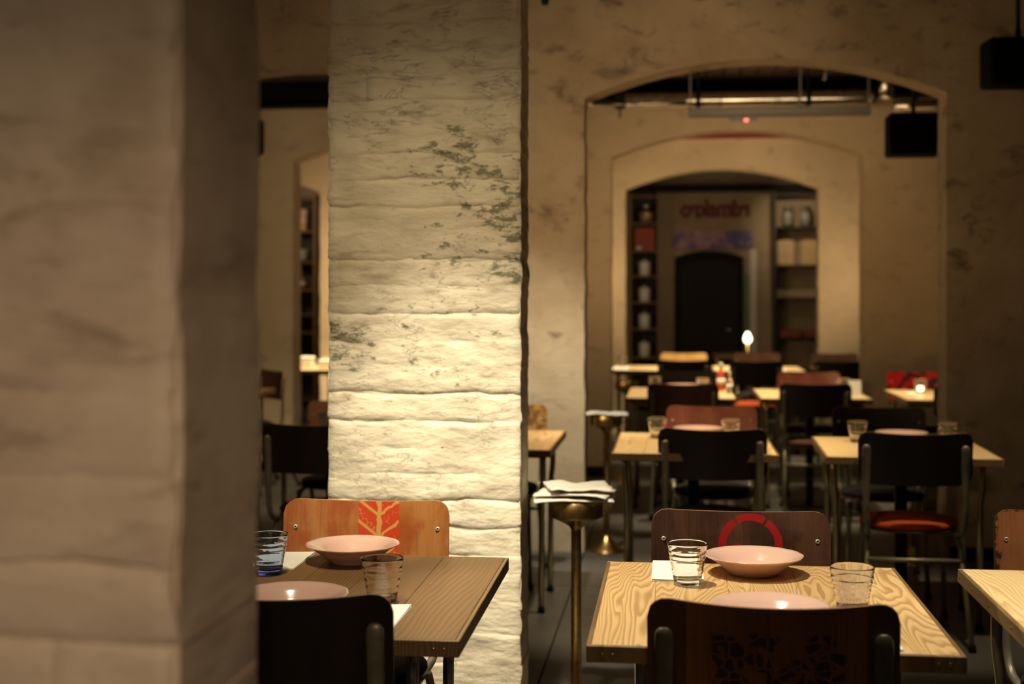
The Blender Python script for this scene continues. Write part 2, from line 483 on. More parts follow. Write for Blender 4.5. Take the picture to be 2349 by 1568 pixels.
M['ply_scuffed'] = ply('ply_scuffed', (0.26, 0.065, 0.040), (0.32, 0.11, 0.055), (0.11, 0.028, 0.020), 0.8, 0.34)
M['ply_gold'] = ply('ply_gold', (0.16, 0.065, 0.02), (0.20, 0.085, 0.03), (0.08, 0.03, 0.01), 0.4, 0.4, paint_gold)
M['ply_redblot'] = ply('ply_redblot', (0.05, 0.02, 0.015), (0.06, 0.025, 0.02), (0.03, 0.01, 0.01), 0.3, 0.4, paint_red_blots)
M['ply_tan'] = ply('ply_tan', (0.62, 0.34, 0.10), (0.70, 0.42, 0.14), (0.45, 0.22, 0.06), 0.2, 0.4)
M['ply_edge'] = wood('ply_edge', (0.30, 0.15, 0.05), (0.36, 0.2, 0.07), (0.18, 0.08, 0.03), 1, 0.5)


# ------------------------------------------------------------------ mesh helpers
class MB:
    def __init__(self):
        self.v, self.f, self.s, self.k = [], [], [], []

    def add(self, vs, fs, smooth=False, mi=0):
        o = len(self.v)
        self.v += [tuple(p) for p in vs]
        for f in fs:
            self.f.append(tuple(i + o for i in f))
            self.s.append(smooth)
            self.k.append(mi)
        return self

    def box(self, x0, x1, y0, y1, z0, z1, b=0.0, mi=0):
        if b <= 0:
            vs = [(x, y, z) for z in (z0, z1) for y in (y0, y1) for x in (x0, x1)]
            fs = [(0, 2, 3, 1), (4, 5, 7, 6), (0, 1, 5, 4), (2, 6, 7, 3), (0, 4, 6, 2), (1, 3, 7, 5)]
            return self.add(vs, fs, False, mi)
        vs = []
        idx = {}
        C = ((x0 + x1) / 2, (y0 + y1) / 2, (z0 + z1) / 2)
        Hh = ((x1 - x0) / 2, (y1 - y0) / 2, (z1 - z0) / 2)
        for sx in (-1, 1):
            for sy in (-1, 1):
                for sz in (-1, 1):
                    for a in range(3):
                        sgn = (sx, sy, sz)
                        p = [C[i] + sgn[i] * (Hh[i] - (0 if i == a else b)) for i in range(3)]
                        idx[(sx, sy, sz, a)] = len(vs)
                        vs.append(p)
        fs = []
        for a in range(3):
            b1, c1 = (a + 1) % 3, (a + 2) % 3
            for s_ in (-1, 1):
                q = []
                for (u, v_) in ((-1, -1), (1, -1), (1, 1), (-1, 1)):
                    sg = [0, 0, 0]
                    sg[a], sg[b1], sg[c1] = s_, u, v_
                    q.append(idx[(*sg, a)])
                fs.append(tuple(q) if s_ > 0 else tuple(reversed(q)))
            # bevel along axis a
            for u in (-1, 1):
                for v_ in (-1, 1):
                    q = []
                    for (s_, ax) in ((-1, b1), (1, b1), (1, c1), (-1, c1)):
                        sg = [0, 0, 0]
                        sg[a], sg[b1], sg[c1] = s_, u, v_
                        q.append(idx[(*sg, ax)])
                    fs.append(tuple(q) if u * v_ < 0 else tuple(reversed(q)))
        for sx in (-1, 1):
            for sy in (-1, 1):
                for sz in (-1, 1):
                    q = tuple(idx[(sx, sy, sz, a)] for a in range(3))
                    fs.append(q if sx * sy * sz > 0 else tuple(reversed(q)))
        return self.add(vs, fs, False, mi)

    def tube(self, path, r, n=10, cap=True, flat=None, mi=0):
        """path of points; r radius or list; flat optional list of (rx, ry) factors"""
        P = [Vector(p) for p in path]
        m = len(P)
        R = r if isinstance(r, (list, tuple)) else [r] * m
        vs, fs = [], []
        up = None
        for i in range(m):
            d = (P[min(i + 1, m - 1)] - P[max(i - 1, 0)]).normalized()
            if up is None:
                ref = Vector((1, 0, 0)) if abs(d.x) < 0.9 else Vector((0, 1, 0))
                up = (ref - d * ref.dot(d)).normalized()
            else:
                up = (up - d * up.dot(d)).normalized()
            sd = d.cross(up)
            fx, fy = (flat[i] if flat else (1, 1))
            for j in range(n):
                a = 2 * PI * j / n
                vs.append(P[i] + up * math.cos(a) * R[i] * fx + sd * math.sin(a) * R[i] * fy)
        for i in range(m - 1):
            for j in range(n):
                k = (j + 1) % n
                fs.append((i * n + j, i * n + k, (i + 1) * n + k, (i + 1) * n + j))
        self.add(vs, fs, True, mi)
        if cap:
            o = len(self.v) - m * n
            self.f.append(tuple(o + j for j in reversed(range(n)))); self.s.append(False); self.k.append(mi)
            self.f.append(tuple(o + (m - 1) * n + j for j in range(n))); self.s.append(False); self.k.append(mi)
        return self

    def lathe(self, prof, n=32, c=(0, 0, 0), wob=None, close=False, mi=0):
        vs, fs = [], []
        m = len(prof)
        for i, (r, z) in enumerate(prof):
            for j in range(n):
                a = 2 * PI * j / n
                rr = r * (1 + (wob(a, i) if wob else 0))
                vs.append((c[0] + rr * math.cos(a), c[1] + rr * math.sin(a), c[2] + z))
        rows = m if close else m - 1
        for i in range(rows):
            i2 = (i + 1) % m
            for j in range(n):
                k = (j + 1) % n
                fs.append((i * n + j, i * n + k, i2 * n + k, i2 * n + j))
        self.add(vs, fs, True, mi)
        o = len(self.v) - m * n
        if not close:
            if prof[0][0] > 1e-5:
                self.f.append(tuple(o + j for j in reversed(range(n)))); self.s.append(False); self.k.append(mi)
            if prof[-1][0] > 1e-5:
                self.f.append(tuple(o + (m - 1) * n + j for j in range(n))); self.s.append(False); self.k.append(mi)
        return self

    def mesh(self, name, mats):
        me = bpy.data.meshes.new(name)
        me.from_pydata(self.v, [], self.f)
        me.polygons.foreach_set('use_smooth', self.s)
        me.polygons.foreach_set('material_index', self.k)
        for m in (mats if isinstance(mats, (list, tuple)) else [mats]):
            me.materials.append(m)
        me.update()
        return me


def ob(name, me, parent=None, loc=None, mat=None):
    o = bpy.data.objects.new(name, me)
    COL.objects.link(o)
    if parent is not None:
        o.parent = parent
    if loc is not None:
        o.location = loc
    if mat is not None:
        o.material_slots[0].link = 'OBJECT'
        o.material_slots[0].material = mat
    return o


def part(name, mb, mats, parent=None, loc=None):
    return ob(name, mb.mesh(name, mats), parent, loc)


def thing(name, label, cat, loc=(0, 0, 0), rz=0.0, group=None):
    o = bpy.data.objects.new(name, None)
    COL.objects.link(o)
    o.location = loc
    o.rotation_euler = (0, 0, rz)
    tag(o, label, cat, group)
    return o


def tag(o, label, cat, group=None):
    o['label'] = label
    o['category'] = cat
    if group:
        o['group'] = group
    return o


def struct(o):
    o['kind'] = 'structure'
    return o


def vn(x, y, z):
    return noise.noise(Vector((x, y, z)))


# ------------------------------------------------------------------ room shell
OP = [(-5.63, -3.69), (-3.06, -1.12), (-0.49, 1.45), (2.08, 4.02)]   # arched openings, the same in every cross wall
XMIN, XMAX, ZTOP = -6.3, 4.6, 3.12
SPRING, RISE = 2.505, 0.20


def arch_wall(name, y0, th, mat, openings=OP, seed=0, zbase=0.0):
    mb = MB()
    xs_edges = [XMIN]
    for a, b in openings:
        xs_edges += [a, b]
    xs_edges.append(XMAX)
    zs = [i * SPRING / 46 for i in range(47)]

    def jx(x, z, k):
        return x + 0.006 * vn(k * 7.1 + seed, z * 9.0, 0.3) + 0.0035 * vn(k * 3.3, z * 31.0, seed)
    # piers
    for i in range(0, len(xs_edges), 2):
        a, b = xs_edges[i], xs_edges[i + 1]
        vs, fs = [], []
        for z in zs:
            vs += [(jx(a, z, i), y0, z), (jx(b, z, i + 1), y0, z), (jx(b, z, i + 1), y0 + th, z), (jx(a, z, i), y0 + th, z)]
        for r in range(len(zs) - 1):
            for c in range(4):
                d = (c + 1) % 4
                fs.append((r * 4 + c, r * 4 + d, r * 4 + 4 + d, r * 4 + 4 + c))
        mb.add(vs, fs)
    # band above the springing line with arched soffits
    cols = []
    for i in range(0, len(xs_edges), 2):
        a, b = xs_edges[i], xs_edges[i + 1]
        cols += [(a, SPRING), (b, SPRING)]
        if i + 2 < len(xs_edges):
            nx = xs_edges[i + 2]
            for q in range(1, 40):
                u = q / 40.0
                x = b + (nx - b) * u
                z = SPRING + RISE * (1 - (2 * u - 1) ** 2) + 0.004 * vn(x * 9, seed, 1.0)
                cols.append((x, z))
    vs, fs = [], []
    for x, z in cols:
        vs += [(x, y0, z), (x, y0, ZTOP), (x, y0 + th, ZTOP), (x, y0 + th, z)]
    for r in range(len(cols) - 1):
        for c in range(4):
            d = (c + 1) % 4
            fs.append((r * 4 + d, r * 4 + c, r * 4 + 4 + c, r * 4 + 4 + d))
    mb.add(vs, fs)
    return struct(part(name, mb, mat))


TH = 0.24
wall_brick = arch_wall('wall_second', 4.36, TH - 0.012, M['brick'], OP, 3)
arch_wall('wall_third', 7.53, TH, M['plaster'], OP, 11)
arch_wall('wall_fourth', 10.75, TH, M['plaster_pale'], OP, 17)
arch_wall('wall_fifth', 14.0, TH, M['plaster_pale'], OP, 23)
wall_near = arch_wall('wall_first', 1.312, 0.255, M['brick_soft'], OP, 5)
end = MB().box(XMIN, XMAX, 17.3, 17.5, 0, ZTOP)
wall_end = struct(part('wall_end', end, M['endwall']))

# floor slabs with saw-cut joints on the pier lines
floor = struct(part('floor', MB().box(XMIN, XMAX, -1.5, 17.5, -0.12, -0.012), M['joint']))
fx = [XMIN, -5.63, -3.06, -0.49, 2.08, XMAX]
fy = [-1.5, 1.4, 3.35, 6.65, 9.9, 13.1, 17.5]
for i in range(len(fx) - 1):
    for j in range(len(fy) - 1):
        part('slab', MB().box(fx[i] + 0.004, fx[i + 1] - 0.004, fy[j] + 0.004, fy[j + 1] - 0.004, -0.03, 0.0), M['concrete'], floor)

# ceilings
ceiling = struct(part('ceiling', MB().box(XMIN, XMAX, 1.2, 17.5, ZTOP, ZTOP + 0.1), M['ceiling']))
cb = None
for i in range(21):
    x0 = -0.75 + i * 0.125
    if cb is None:
        cb = MB().box(0, 0.117, 7.79, 10.74, 3.094, 3.121, 0.004).mesh('ceiling_board', M['ceiling_board'])
    ob('ceiling_board', cb, ceiling, (x0, 0, 0.004 * vn(i, 1, 2)))
beam = MB()
beam.box(-6.2, 4.5, 10.56, 10.74, 2.925, 2.945)
beam.box(-6.2, 4.5, 10.56, 10.74, 3.07, 3.092)
beam.box(-6.2, 4.5, 10.642, 10.656, 2.944, 3.071)
struct(part('trim_1', beam, M['black_paint']))
struct(part('trim_2', MB().box(-6.2, 4.5, 13.93, 13.999, 3.010, 3.119, 0.006), M['red_paint']))
for x0, x1 in ((-1.12, -0.49), (1.45, 2.08), (-3.69, -3.06)):
    struct(part('baseboard_fourth', MB().box(x0 + 0.01, x1 - 0.01, 10.735, 10.751, 0, 0.075, 0.003), M['black_paint']))
struct(part('baseboard_third', MB().box(1.47, 2.07, 7.512, 7.531, 0, 0.07, 0.003), M['black_paint']))


# painted bricks, each its own piece
def brick_mesh(bx, bz, w, h, depth, seed, weak, first, last):
    """one hand-painted brick; the relief follows world-space noise so that the paint runs over the joints"""
    nx = max(4, int(w / 0.024))
    ux = [0, 0.007] + [w * i / nx for i in range(1, nx)] + [w - 0.007, w]
    uz = [0, 0.006, 0.016, h * 0.4, h * 0.65, h - 0.016, h - 0.006, h]
    vs, fs = [], []
    W, H_ = len(ux), len(uz)

    def joint(x, zj):                       # how deep the bed joint shows at this spot
        k = 0.42 + 1.3 * vn(zj * 41.0, 2.0, 0.5) + 1.0 * vn(x * 5.0, zj * 23.0, 4.0)
        return max(0.0, k) * 0.0085 * weak

    def shift(x, zj):
        return 0.013 * vn(x * 5.5, zj * 17.0, 8.0) + 0.006 * vn(x * 24.0, zj * 17.0, 3.0)
    for j, z in enumerate(uz):
        for i, x in enumerate(ux):
            X, Z = bx + x, bz + z
            bot, top = shift(X, bz), shift(X, bz + h)
            zz = z + bot * (1 - z / h) + top * z / h
            y = -0.0085 * vn(X * 5.5, Z * 9.0, 1.0) * weak - 0.0036 * vn(X * 13, Z * 24, 6.0) * weak - 0.0012 * vn(X * 60, Z * 75, 2.0)
            if j in (0, H_ - 1):
                y += joint(X, bz if j == 0 else bz + h)
            elif j in (1, H_ - 2):
                y += 0.30 * joint(X, bz if j == 1 else bz + h)
            e = 0.0
            if i in (0, W - 1):
                outer = (i == 0 and first) or (i == W - 1 and last)
                y += 0.006 if outer else max(0.0, 0.010 * vn(bx * 9.0 + (w if i else 0) * 9.0, bz * 13.0, 1.0) - 0.002) * weak
                e = 0.008 * vn(Z * 21.0, i * 3.7 + bx, seed * 0.37) if outer else 0.0
            vs.append((x + e, y, zz))
    for j in range(H_ - 1):
        for i in range(W - 1):
            fs.append((j * W + i, j * W + i + 1, (j + 1) * W + i + 1, (j + 1) * W + i))
    mb = MB()
    mb.add(vs, fs, True)
    ring = [i for i in range(W)] + [j * W + W - 1 for j in range(1, H_)] + [(H_ - 1) * W + i for i in range(W - 2, -1, -1)] + [j * W for j in range(H_ - 2, 0, -1)]
    o = len(mb.v)
    n = len(ring)
    mb.v += [vs[q] for q in ring] + [(vs[q][0], depth, vs[q][2]) for q in ring]
    for q in range(n):
        q2 = (q + 1) % n
        mb.f.append((o + q, o + n + q, o + n + q2, o + q2)); mb.s.append(False); mb.k.append(0)
    return mb


def brick_face(parent, x0, x1, y, z0, z1, h, mat, th, weak_of):
    z, row = z0, 0
    while z < z1 - 0.02:
        ws = [0.252, 0.252] if row % 2 == 0 else [0.126, 0.252]
        ws.append((x1 - x0) - sum(ws))
        x = x0
        for bi, bw in enumerate(ws):
            m = brick_mesh(x, z, bw, h, th, row * 3 + bi, weak_of(z), bi == 0, bi == 2)
            ob('brick', m.mesh('brick', mat), parent, (x, y, z))
            x += bw
        z += h
        row += 1


brick_face(wall_brick, -1.120, -0.489, 4.352, 0.23 - 2 * 0.0865, 2.56, 0.0865, M['brick'], 0.236, lambda z: 1.0)
brick_face(wall_near, -1.122, -0.492, 1.300, 1.146 - 4 * 0.0835, 1.95, 0.0835, M['brick_soft'], 0.262, lambda z: 1.25 if z < 1.12 else 0.25)


# ------------------------------------------------------------------ chairs
CH = {}
CW, CT, CB = 0.455, 0.862, 0.645


def build_chair_meshes():
    # backrest: bent plywood, wraps forward (+y) at both ends
    r = 0.042
    zz = [0, 0.003, 0.010, 0.021, 0.042]
    rows = [CB + a for a in zz] + [CB + 0.08, CB + 0.12, CB + 0.15] + [CT - a for a in reversed(zz)]
    us = [-1, -0.98, -0.92, -0.8, -0.65, -0.5, -0.33, -0.16, 0, 0.16, 0.33, 0.5, 0.65, 0.8, 0.92, 0.98, 1]
    t = 0.0095

    def P(u, z, side):
        d = min(z - CB, CT - z)
        hw = CW / 2
        if d < r:
            hw = CW / 2 - r + math.sqrt(max(0.0, r * r - (r - d) ** 2))
        x = u * hw
        q = 2 * x / CW
        f = (z - CB) / (CT - CB)
        zo = z - 0.012 * (1 - q * q) * f - 0.006 * (1 - q * q) * (1 - f)
        y = 0.038 * q * q - (z - CB) * 0.10
        return (x, y + (t if side else 0), zo)
    mb = MB()
    W, Hn = len(us), len(rows)
    for side in (0, 1):
        vs = [P(u, z, side) for z in rows for u in us]
        fs = []
        for j in range(Hn - 1):
            for i in range(W - 1):
                q = (j * W + i, j * W + i + 1, (j + 1) * W + i + 1, (j + 1) * W + i)
                fs.append(q if side == 0 else tuple(reversed(q)))
        mb.add(vs, fs, True, 0)
    ring = [i for i in range(W)] + [j * W + W - 1 for j in range(1, Hn)] + [(Hn - 1) * W + i for i in range(W - 2, -1, -1)] + [j * W for j in range(Hn - 2, 0, -1)]
    o = W * Hn
    # edge gets its own vertices so that it stays crisp
    ev = [mb.v[q] for q in ring] + [mb.v[q + o] for q in ring]
    n = len(ring)
    mb.add(ev, [(q, n + q, n + (q + 1) % n, (q + 1) % n) for q in range(n)], True, 1)
    CH['backrest'] = mb.mesh('backrest', [M['ply_black'], M['ply_edge']])
    # screw
    s = MB().lathe([(0.0062, 0), (0.0062, 0.0012), (0.0045, 0.0028), (0.0022, 0.0028), (0.0020, 0.0008), (0, 0.0008)], 16)
    s.k = [1 if i >= 16 * 3 else 0 for i in range(len(s.f))]
    CH['screw'] = s.mesh('screw', [M['screw'], M['socket']])
    # posts (flattened tube with a round top) running into the side rail of the seat
    for sx in (-1, 1):
        def yb(z):
            q = 2 * 0.196 / CW
            return 0.038 * q * q - max(0, z - CB) * 0.10 - 0.011
        path = [(sx * 0.196, yb(0.806), 0.806), (sx * 0.196, yb(0.803), 0.803), (sx * 0.196, yb(0.796), 0.796), (sx * 0.196, yb(0.785), 0.785),
                (sx * 0.196, yb(0.70), 0.70), (sx * 0.196, yb(0.64), 0.64), (sx * 0.196, yb(0.6), 0.56), (sx * 0.194, 0.02, 0.50), (sx * 0.190, 0.03, 0.46),
                (sx * 0.185, 0.055, 0.437), (sx * 0.18, 0.10, 0.428), (sx * 0.175, 0.25, 0.428), (sx * 0.165, 0.42, 0.428)]
        R = [0.007, 0.0120, 0.0165, 0.0175, 0.0172, 0.0155, 0.0125, 0.012, 0.0115, 0.0115, 0.011, 0.011, 0.011]
        F = [(1, 0.45)] * 5 + [(1, 0.6), (1, 0.9)] + [(1, 1)] * 6
        CH['post%d' % sx] = MB().tube(path, R, 12, True, F).mesh('back_post', M['steel_paint'])
        CH['rear%d' % sx] = MB().tube([(sx * 0.180, 0.16, 0.427), (sx * 0.184, 0.11, 0.415), (sx * 0.188, 0.07, 0.36), (sx * 0.20, -0.11, 0.012)], 0.0115, 10).mesh('leg', M['steel_paint'])
        CH['front%d' % sx] = MB().tube([(sx * 0.168, 0.33, 0.427), (sx * 0.170, 0.385, 0.415), (sx * 0.172, 0.41, 0.36), (sx * 0.185, 0.45, 0.012)], 0.0115, 10).mesh('leg', M['steel_paint'])
        CH['rfoot%d' % sx] = MB().lathe([(0.014, 0), (0.016, 0.004), (0.0145, 0.028), (0.012, 0.030)], 12, (sx * 0.20, -0.112, 0)).mesh('rubber_foot', M['rubber'])
        CH['ffoot%d' % sx] = MB().lathe([(0.014, 0), (0.016, 0.004), (0.0145, 0.028), (0.012, 0.030)], 12, (sx * 0.185, 0.4505, 0)).mesh('rubber_foot', M['rubber'])
    CH['bar'] = MB().tube([(-0.19, 0.048, 0.330), (0.19, 0.048, 0.330)], 0.0095, 10).mesh('crossbar', M['steel_paint'])
    CH['seat'] = MB().lathe([(0, 0.437), (0.15, 0.437), (0.195, 0.439), (0.199, 0.443), (0.197, 0.448), (0.15, 0.4485), (0, 0.4475)], 40, (0, 0.228, 0)).mesh('seat', M['ply_brown'])
    CH['cushion'] = MB().lathe([(0.17, 0.4488), (0.188, 0.450), (0.199, 0.457), (0.199, 0.466), (0.190, 0.476), (0.15, 0.485), (0.08, 0.490), (0, 0.491)], 44, (0, 0.228, 0)).mesh('cushion', M['black_felt'])


build_chair_meshes()


def chair(label, x, y, rz, back, pad='black_felt', group='school chairs at the tables', edge=None, steel=None):
    t = thing('school_chair', label, 'chair', (x, y, 0), rz, group)
    b = ob('backrest', CH['backrest'], t, None, M[back])
    if edge:
        b.material_slots[1].link = 'OBJECT'
        b.material_slots[1].material = M[edge]
    for sx in (-1, 1):
        q = 2 * 0.196 / CW
        z = 0.783
        yy = 0.038 * q * q - (z - CB) * 0.10 + 0.0096
        s = ob('screw', CH['screw'], t, (sx * 0.196, yy, z))
        s.rotation_euler = (-PI / 2 + 0.0, 0, 0)
        ob('back_post', CH['post%d' % sx], t)
        l1 = ob('leg', CH['rear%d' % sx], t)
        ob('rubber_foot', CH['rfoot%d' % sx], l1)
        l2 = ob('leg', CH['front%d' % sx], t)
        ob('rubber_foot', CH['ffoot%d' % sx], l2)
    ob('crossbar', CH['bar'], t)
    ob('seat', CH['seat'], t)
    if pad:
        ob('cushion', CH['cushion'], t, None, M[pad])
    return t


D = math.radians
chair('nearly black chair cut off by the blurred pier, nearest at the brown table', -0.745, 2.462, D(5), 'ply_black')
chair('orange-brown chair with a red painted stripe, against the white brick pier', -0.829, 3.655, PI + D(1), 'ply_orange')
chair('nearest brown chair with a dark flower print on its back, at the pale sharp table', 0.178, 2.505, D(-1), 'ply_flower', 'brown_felt')
chair('dark brown chair with a broken red painted ring on its backrest', 0.170, 3.585, PI, 'ply_ring')
chair('rust-brown chair with chipped edges, cut off by the right picture edge', 1.050, 3.670, PI - D(2), 'ply_rust', edge='ply_edge')
chair('black-backed chair tucked to the second-row table beside the brass stands', 0.161, 5.775, D(-1), 'ply_black')
chair('scuffed reddish chair facing us behind the second-row plate, one bright screw', 0.190, 7.000, PI + D(2), 'ply_scuffed')
chair('black-backed chair with a lit orange seat pad', 0.978, 5.700, D(-1.5), 'ply_black', 'orange')
chair('black chair facing us across the second-row table from the orange pad', 1.020, 7.020, PI - D(3), 'ply_black')
chair('brown chair with a mottled gold print, just right of the white brick pier', -0.870, 6.975, PI, 'ply_gold')
chair('dark-legged chair half hidden behind the white brick pier, only legs showing', -0.850, 5.700, D(2), 'ply_black')
chair('black-backed chair seen in the gap between the two white piers', -1.565, 5.785, 0, 'ply_black')
chair('small rust-orange chair back seen in the gap beside the white pier edge', -1.710, 7.110, PI, 'ply_rust')
chair('brown chair turned aside, far back in the gap between the piers', -2.990, 10.000, D(130), 'ply_brown')
chair('dark brown chair back with plain top, left in the third row', 0.059, 8.760, 0, 'ply_brown')
chair('wide black chair back standing in front of the third-row right-hand table', 0.898, 8.860, D(-1), 'ply_black', 'brown_felt')
chair('dark chair facing us behind the pink plate of the third-row left table', 0.080, 10.280, PI, 'ply_black')
chair('red-brown chair top facing us behind the third-row white card', 0.985, 10.240, PI, 'ply_scuffed')
chair('chair with bright red paint blots, behind the glowing tumbler', 1.790, 10.360, PI, 'ply_redblot')
chair('black chair seen as a thin upright edge beside the glowing tumbler', 1.845, 8.780, D(4), 'ply_black')
chair('black chair back under the lit tan backrest, fourth row left', 0.086, 12.010, 0, 'ply_black')
chair('brightly lit tan chair back facing us, farthest row left', 0.098, 13.560, PI, 'ply_tan')
chair('black chair back in the middle of the fourth row, orange pad below', 0.704, 11.900, 0, 'ply_black', 'orange')
chair('dim brown chair top behind the middle black chair of the fourth row', 0.815, 13.640, PI, 'ply_brown')
chair('dark chair back at the right end of the fourth row', 1.421, 11.950, 0, 'ply_black')
chair('dim brown chair top facing us at the right end of the fourth row', 1.560, 13.640, PI, 'ply_brown')
chair('dark chair cut off by the right picture edge before the grey wall', 1.930, 6.980, PI + D(10), 'ply_black')


# ------------------------------------------------------------------ tables
def bent_leg(sx, sy):
    return MB().tube([(0, 0, 0.718), (0, 0, 0.66), (0, 0, 0.615), (-sx * 0.002, -sy * 0.004, 0.585), (-sx * 0.005, -sy * 0.010, 0.56),
                      (-sx * 0.007, -sy * 0.014, 0.53), (-sx * 0.010, -sy * 0.020, 0.02)], 0.0135, 12)


LEG = {(sx, sy): bent_leg(sx, sy).mesh('leg', M['leg_brass']) for sx in (-1, 1) for sy in (-1, 1)}
LEGFOOT = MB().lathe([(0.017, 0), (0.018, 0.004), (0.0155, 0.024), (0.0137, 0.026)], 12).mesh('foot_cap', M['rubber'])
ESCREW = MB().lathe([(0.004, 0), (0.0036, 0.0008), (0, 0.0012)], 10).mesh('edge_screw', M['brass'])


def table(label, x0, x1, y0, y1, mat, boards=5, rz=0.0, leg_mat=None, screws=False, inset=(0.05, 0.19)):
    cx, cy = (x0 + x1) / 2, (y0 + y1) / 2
    W, Dp = x1 - x0, y1 - y0
    t = thing('dining_table', label, 'table', (cx, cy, 0), rz, 'dining tables')
    e = 0.009
    bw = (W - 2 * e) / boards
    rnd = random.Random(int(abs(x0) * 1000))
    cuts = [0]
    for i in range(boards):
        cuts.append(cuts[-1] + bw * (1 + rnd.uniform(-0.18, 0.18)))
    sc = (W - 2 * e) / cuts[-1]
    for i in range(boards):
        a, b = -W / 2 + e + cuts[i] * sc, -W / 2 + e + cuts[i + 1] * sc
        hw = (b - a) / 2
        part('plank', MB().box(-hw + 0.0003, hw - 0.0003, -Dp / 2 + e, Dp / 2 - e, 0.720, 0.750, 0.0009), M[mat], t, ((a + b) / 2, 0, rnd.uniform(-0.0003, 0.0003)))
    zt = 0.7495
    for nm, bx in (('edge_strip', (-W / 2, W / 2, -Dp / 2, -Dp / 2 + e)), ('edge_strip', (-W / 2, W / 2, Dp / 2 - e, Dp / 2)),
                   ('edge_strip', (-W / 2, -W / 2 + e, -Dp / 2 + e, Dp / 2 - e)), ('edge_strip', (W / 2 - e, W / 2, -Dp / 2 + e, Dp / 2 - e))):
        m = MB().box(bx[0], bx[1], bx[2], bx[3], 0.717, zt, 0.0015)
        es = part(nm, m, M['edge'], t)
        if screws:
            lng = bx[1] - bx[0] > 0.1
            if lng and bx[2] < 0:
                for sx in (-W / 2 + 0.03, -W / 2 + 0.05, W / 2 - 0.05, W / 2 - 0.03):
                    q = ob('edge_screw', ESCREW, es, (sx, -Dp / 2, 0.733)); q.rotation_euler = (PI / 2, 0, 0)
            elif not lng and bx[0] < 0:
                for sy in (-0.3, -0.12, 0.08, 0.25, 0.385):
                    q = ob('edge_screw', ESCREW, es, (-W / 2, sy, 0.733)); q.rotation_euler = (0, -PI / 2, 0)
    fr = MB()
    for sx in (-1, 1):
        xx = sx * (W / 2 - inset[0])
        fr.box(xx - 0.013, xx + 0.013, -Dp / 2 + inset[1] - 0.02, Dp / 2 - inset[1] + 0.02, 0.694, 0.7195)
    for sy in (-1, 1):
        yy = sy * (Dp / 2 - inset[1])
        fr.box(-W / 2 + inset[0], W / 2 - inset[0], yy - 0.013, yy + 0.013, 0.694, 0.7195)
    part('apron', fr, M['black_metal'], t)
    for sx in (-1, 1):
        for sy in (-1, 1):
            p = (sx * (W / 2 - inset[0]), sy * (Dp / 2 - inset[1]), 0)
            l = ob('leg', LEG[(sx, sy)], t, p, leg_mat and M[leg_mat])
            ob('foot_cap', LEGFOOT, l, (-sx * 0.010, -sy * 0.02, 0))
    part('column', MB().box(-0.025, 0.025, -0.025, 0.025, 0.012, 0.712, 0.003), M['black_metal'], t)
    part('base_plate', MB().box(-0.16, 0.16, -0.16, 0.16, 0.0, 0.012, 0.003), M['black_metal'], t)
    return t


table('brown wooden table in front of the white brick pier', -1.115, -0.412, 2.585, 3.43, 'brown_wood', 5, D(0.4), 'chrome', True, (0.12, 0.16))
table('pale grained table in sharp focus with two pink plates, right of centre', -0.165, 0.535, 2.585, 3.415, 'pine', 5, 0, 'chrome', True, (0.10, 0.20))
table('pale table cut off by the right picture edge', 0.685, 1.385, 2.60, 3.42, 'pine_pale', 5, 0, None, True, (0.05, 0.18))
table('second-row table beside the brass stands', -0.262, 0.438, 5.78, 6.66, 'pine_pale', 5, 0)
table('second-row table by the chair with the orange pad', 0.635, 1.345, 5.745, 6.56, 'pine_pale', 5, D(-1.5))
table('table corner showing just right of the white brick pier', -1.228, -0.527, 5.85, 6.72, 'pine', 5, 0)
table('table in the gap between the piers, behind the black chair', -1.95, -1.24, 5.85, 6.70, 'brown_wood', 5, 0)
table('third-row table with the red sauce bottle', -0.315, 0.405, 8.95, 9.98, 'pine_pale', 5, 0)
table('third-row table with the standing white card', 0.560, 1.275, 9.00, 9.92, 'pine_pale', 5, 0)
table('small far table with the glowing tumbler, before the red-blotted chair', 1.480, 2.180, 8.97, 9.95, 'pine_pale', 5, 0)
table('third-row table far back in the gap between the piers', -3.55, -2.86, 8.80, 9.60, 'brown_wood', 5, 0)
table('fourth-row table at the left with a bright white napkin', -0.565, 0.195, 12.30, 13.15, 'pine_pale', 5, 0)
table('fourth-row table in the middle, behind the black chair', 0.360, 1.165, 12.30, 13.15, 'pine_pale', 5, 0)
table('fourth-row table at the right end, mostly hidden by chair backs', 1.290, 1.99, 12.35, 13.15, 'pine_pale', 5, 0)
table('brightly lit far table in the gap, before the shelves', -3.60, -2.75, 12.00, 12.90, 'pine_pale', 5, 0)
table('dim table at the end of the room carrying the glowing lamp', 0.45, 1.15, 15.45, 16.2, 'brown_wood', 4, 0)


# ------------------------------------------------------------------ tableware
def plate_mesh(mat):
    R = 0.117
    out = [(0.0, 0.003), (0.050, 0.003), (0.052, 0.0), (0.057, 0.0), (0.059, 0.004), (0.070, 0.012), (0.084, 0.024), (0.094, 0.032), (0.108, 0.0395), (0.1165, 0.0435),
           (0.1172, 0.0455), (0.1155, 0.0462), (0.108, 0.0430), (0.094, 0.0365), (0.086, 0.0315), (0.074, 0.0195), (0.062, 0.0105), (0.050, 0.0078), (0.0, 0.0072)]

    def wob(a, i):
        return 0.006 * math.cos(12 * a) if 7 <= i <= 13 else 0
    return MB().lathe(out, 72, (0, 0, 0), wob).mesh('soup_plate', mat)


PLATE = plate_mesh(M['ceramic'])


def plate(label, x, y, group='pink soup plates'):
    o = ob('soup_plate', PLATE, None, (x, y, 0.7506))
    return tag(o, label, 'plate', group)


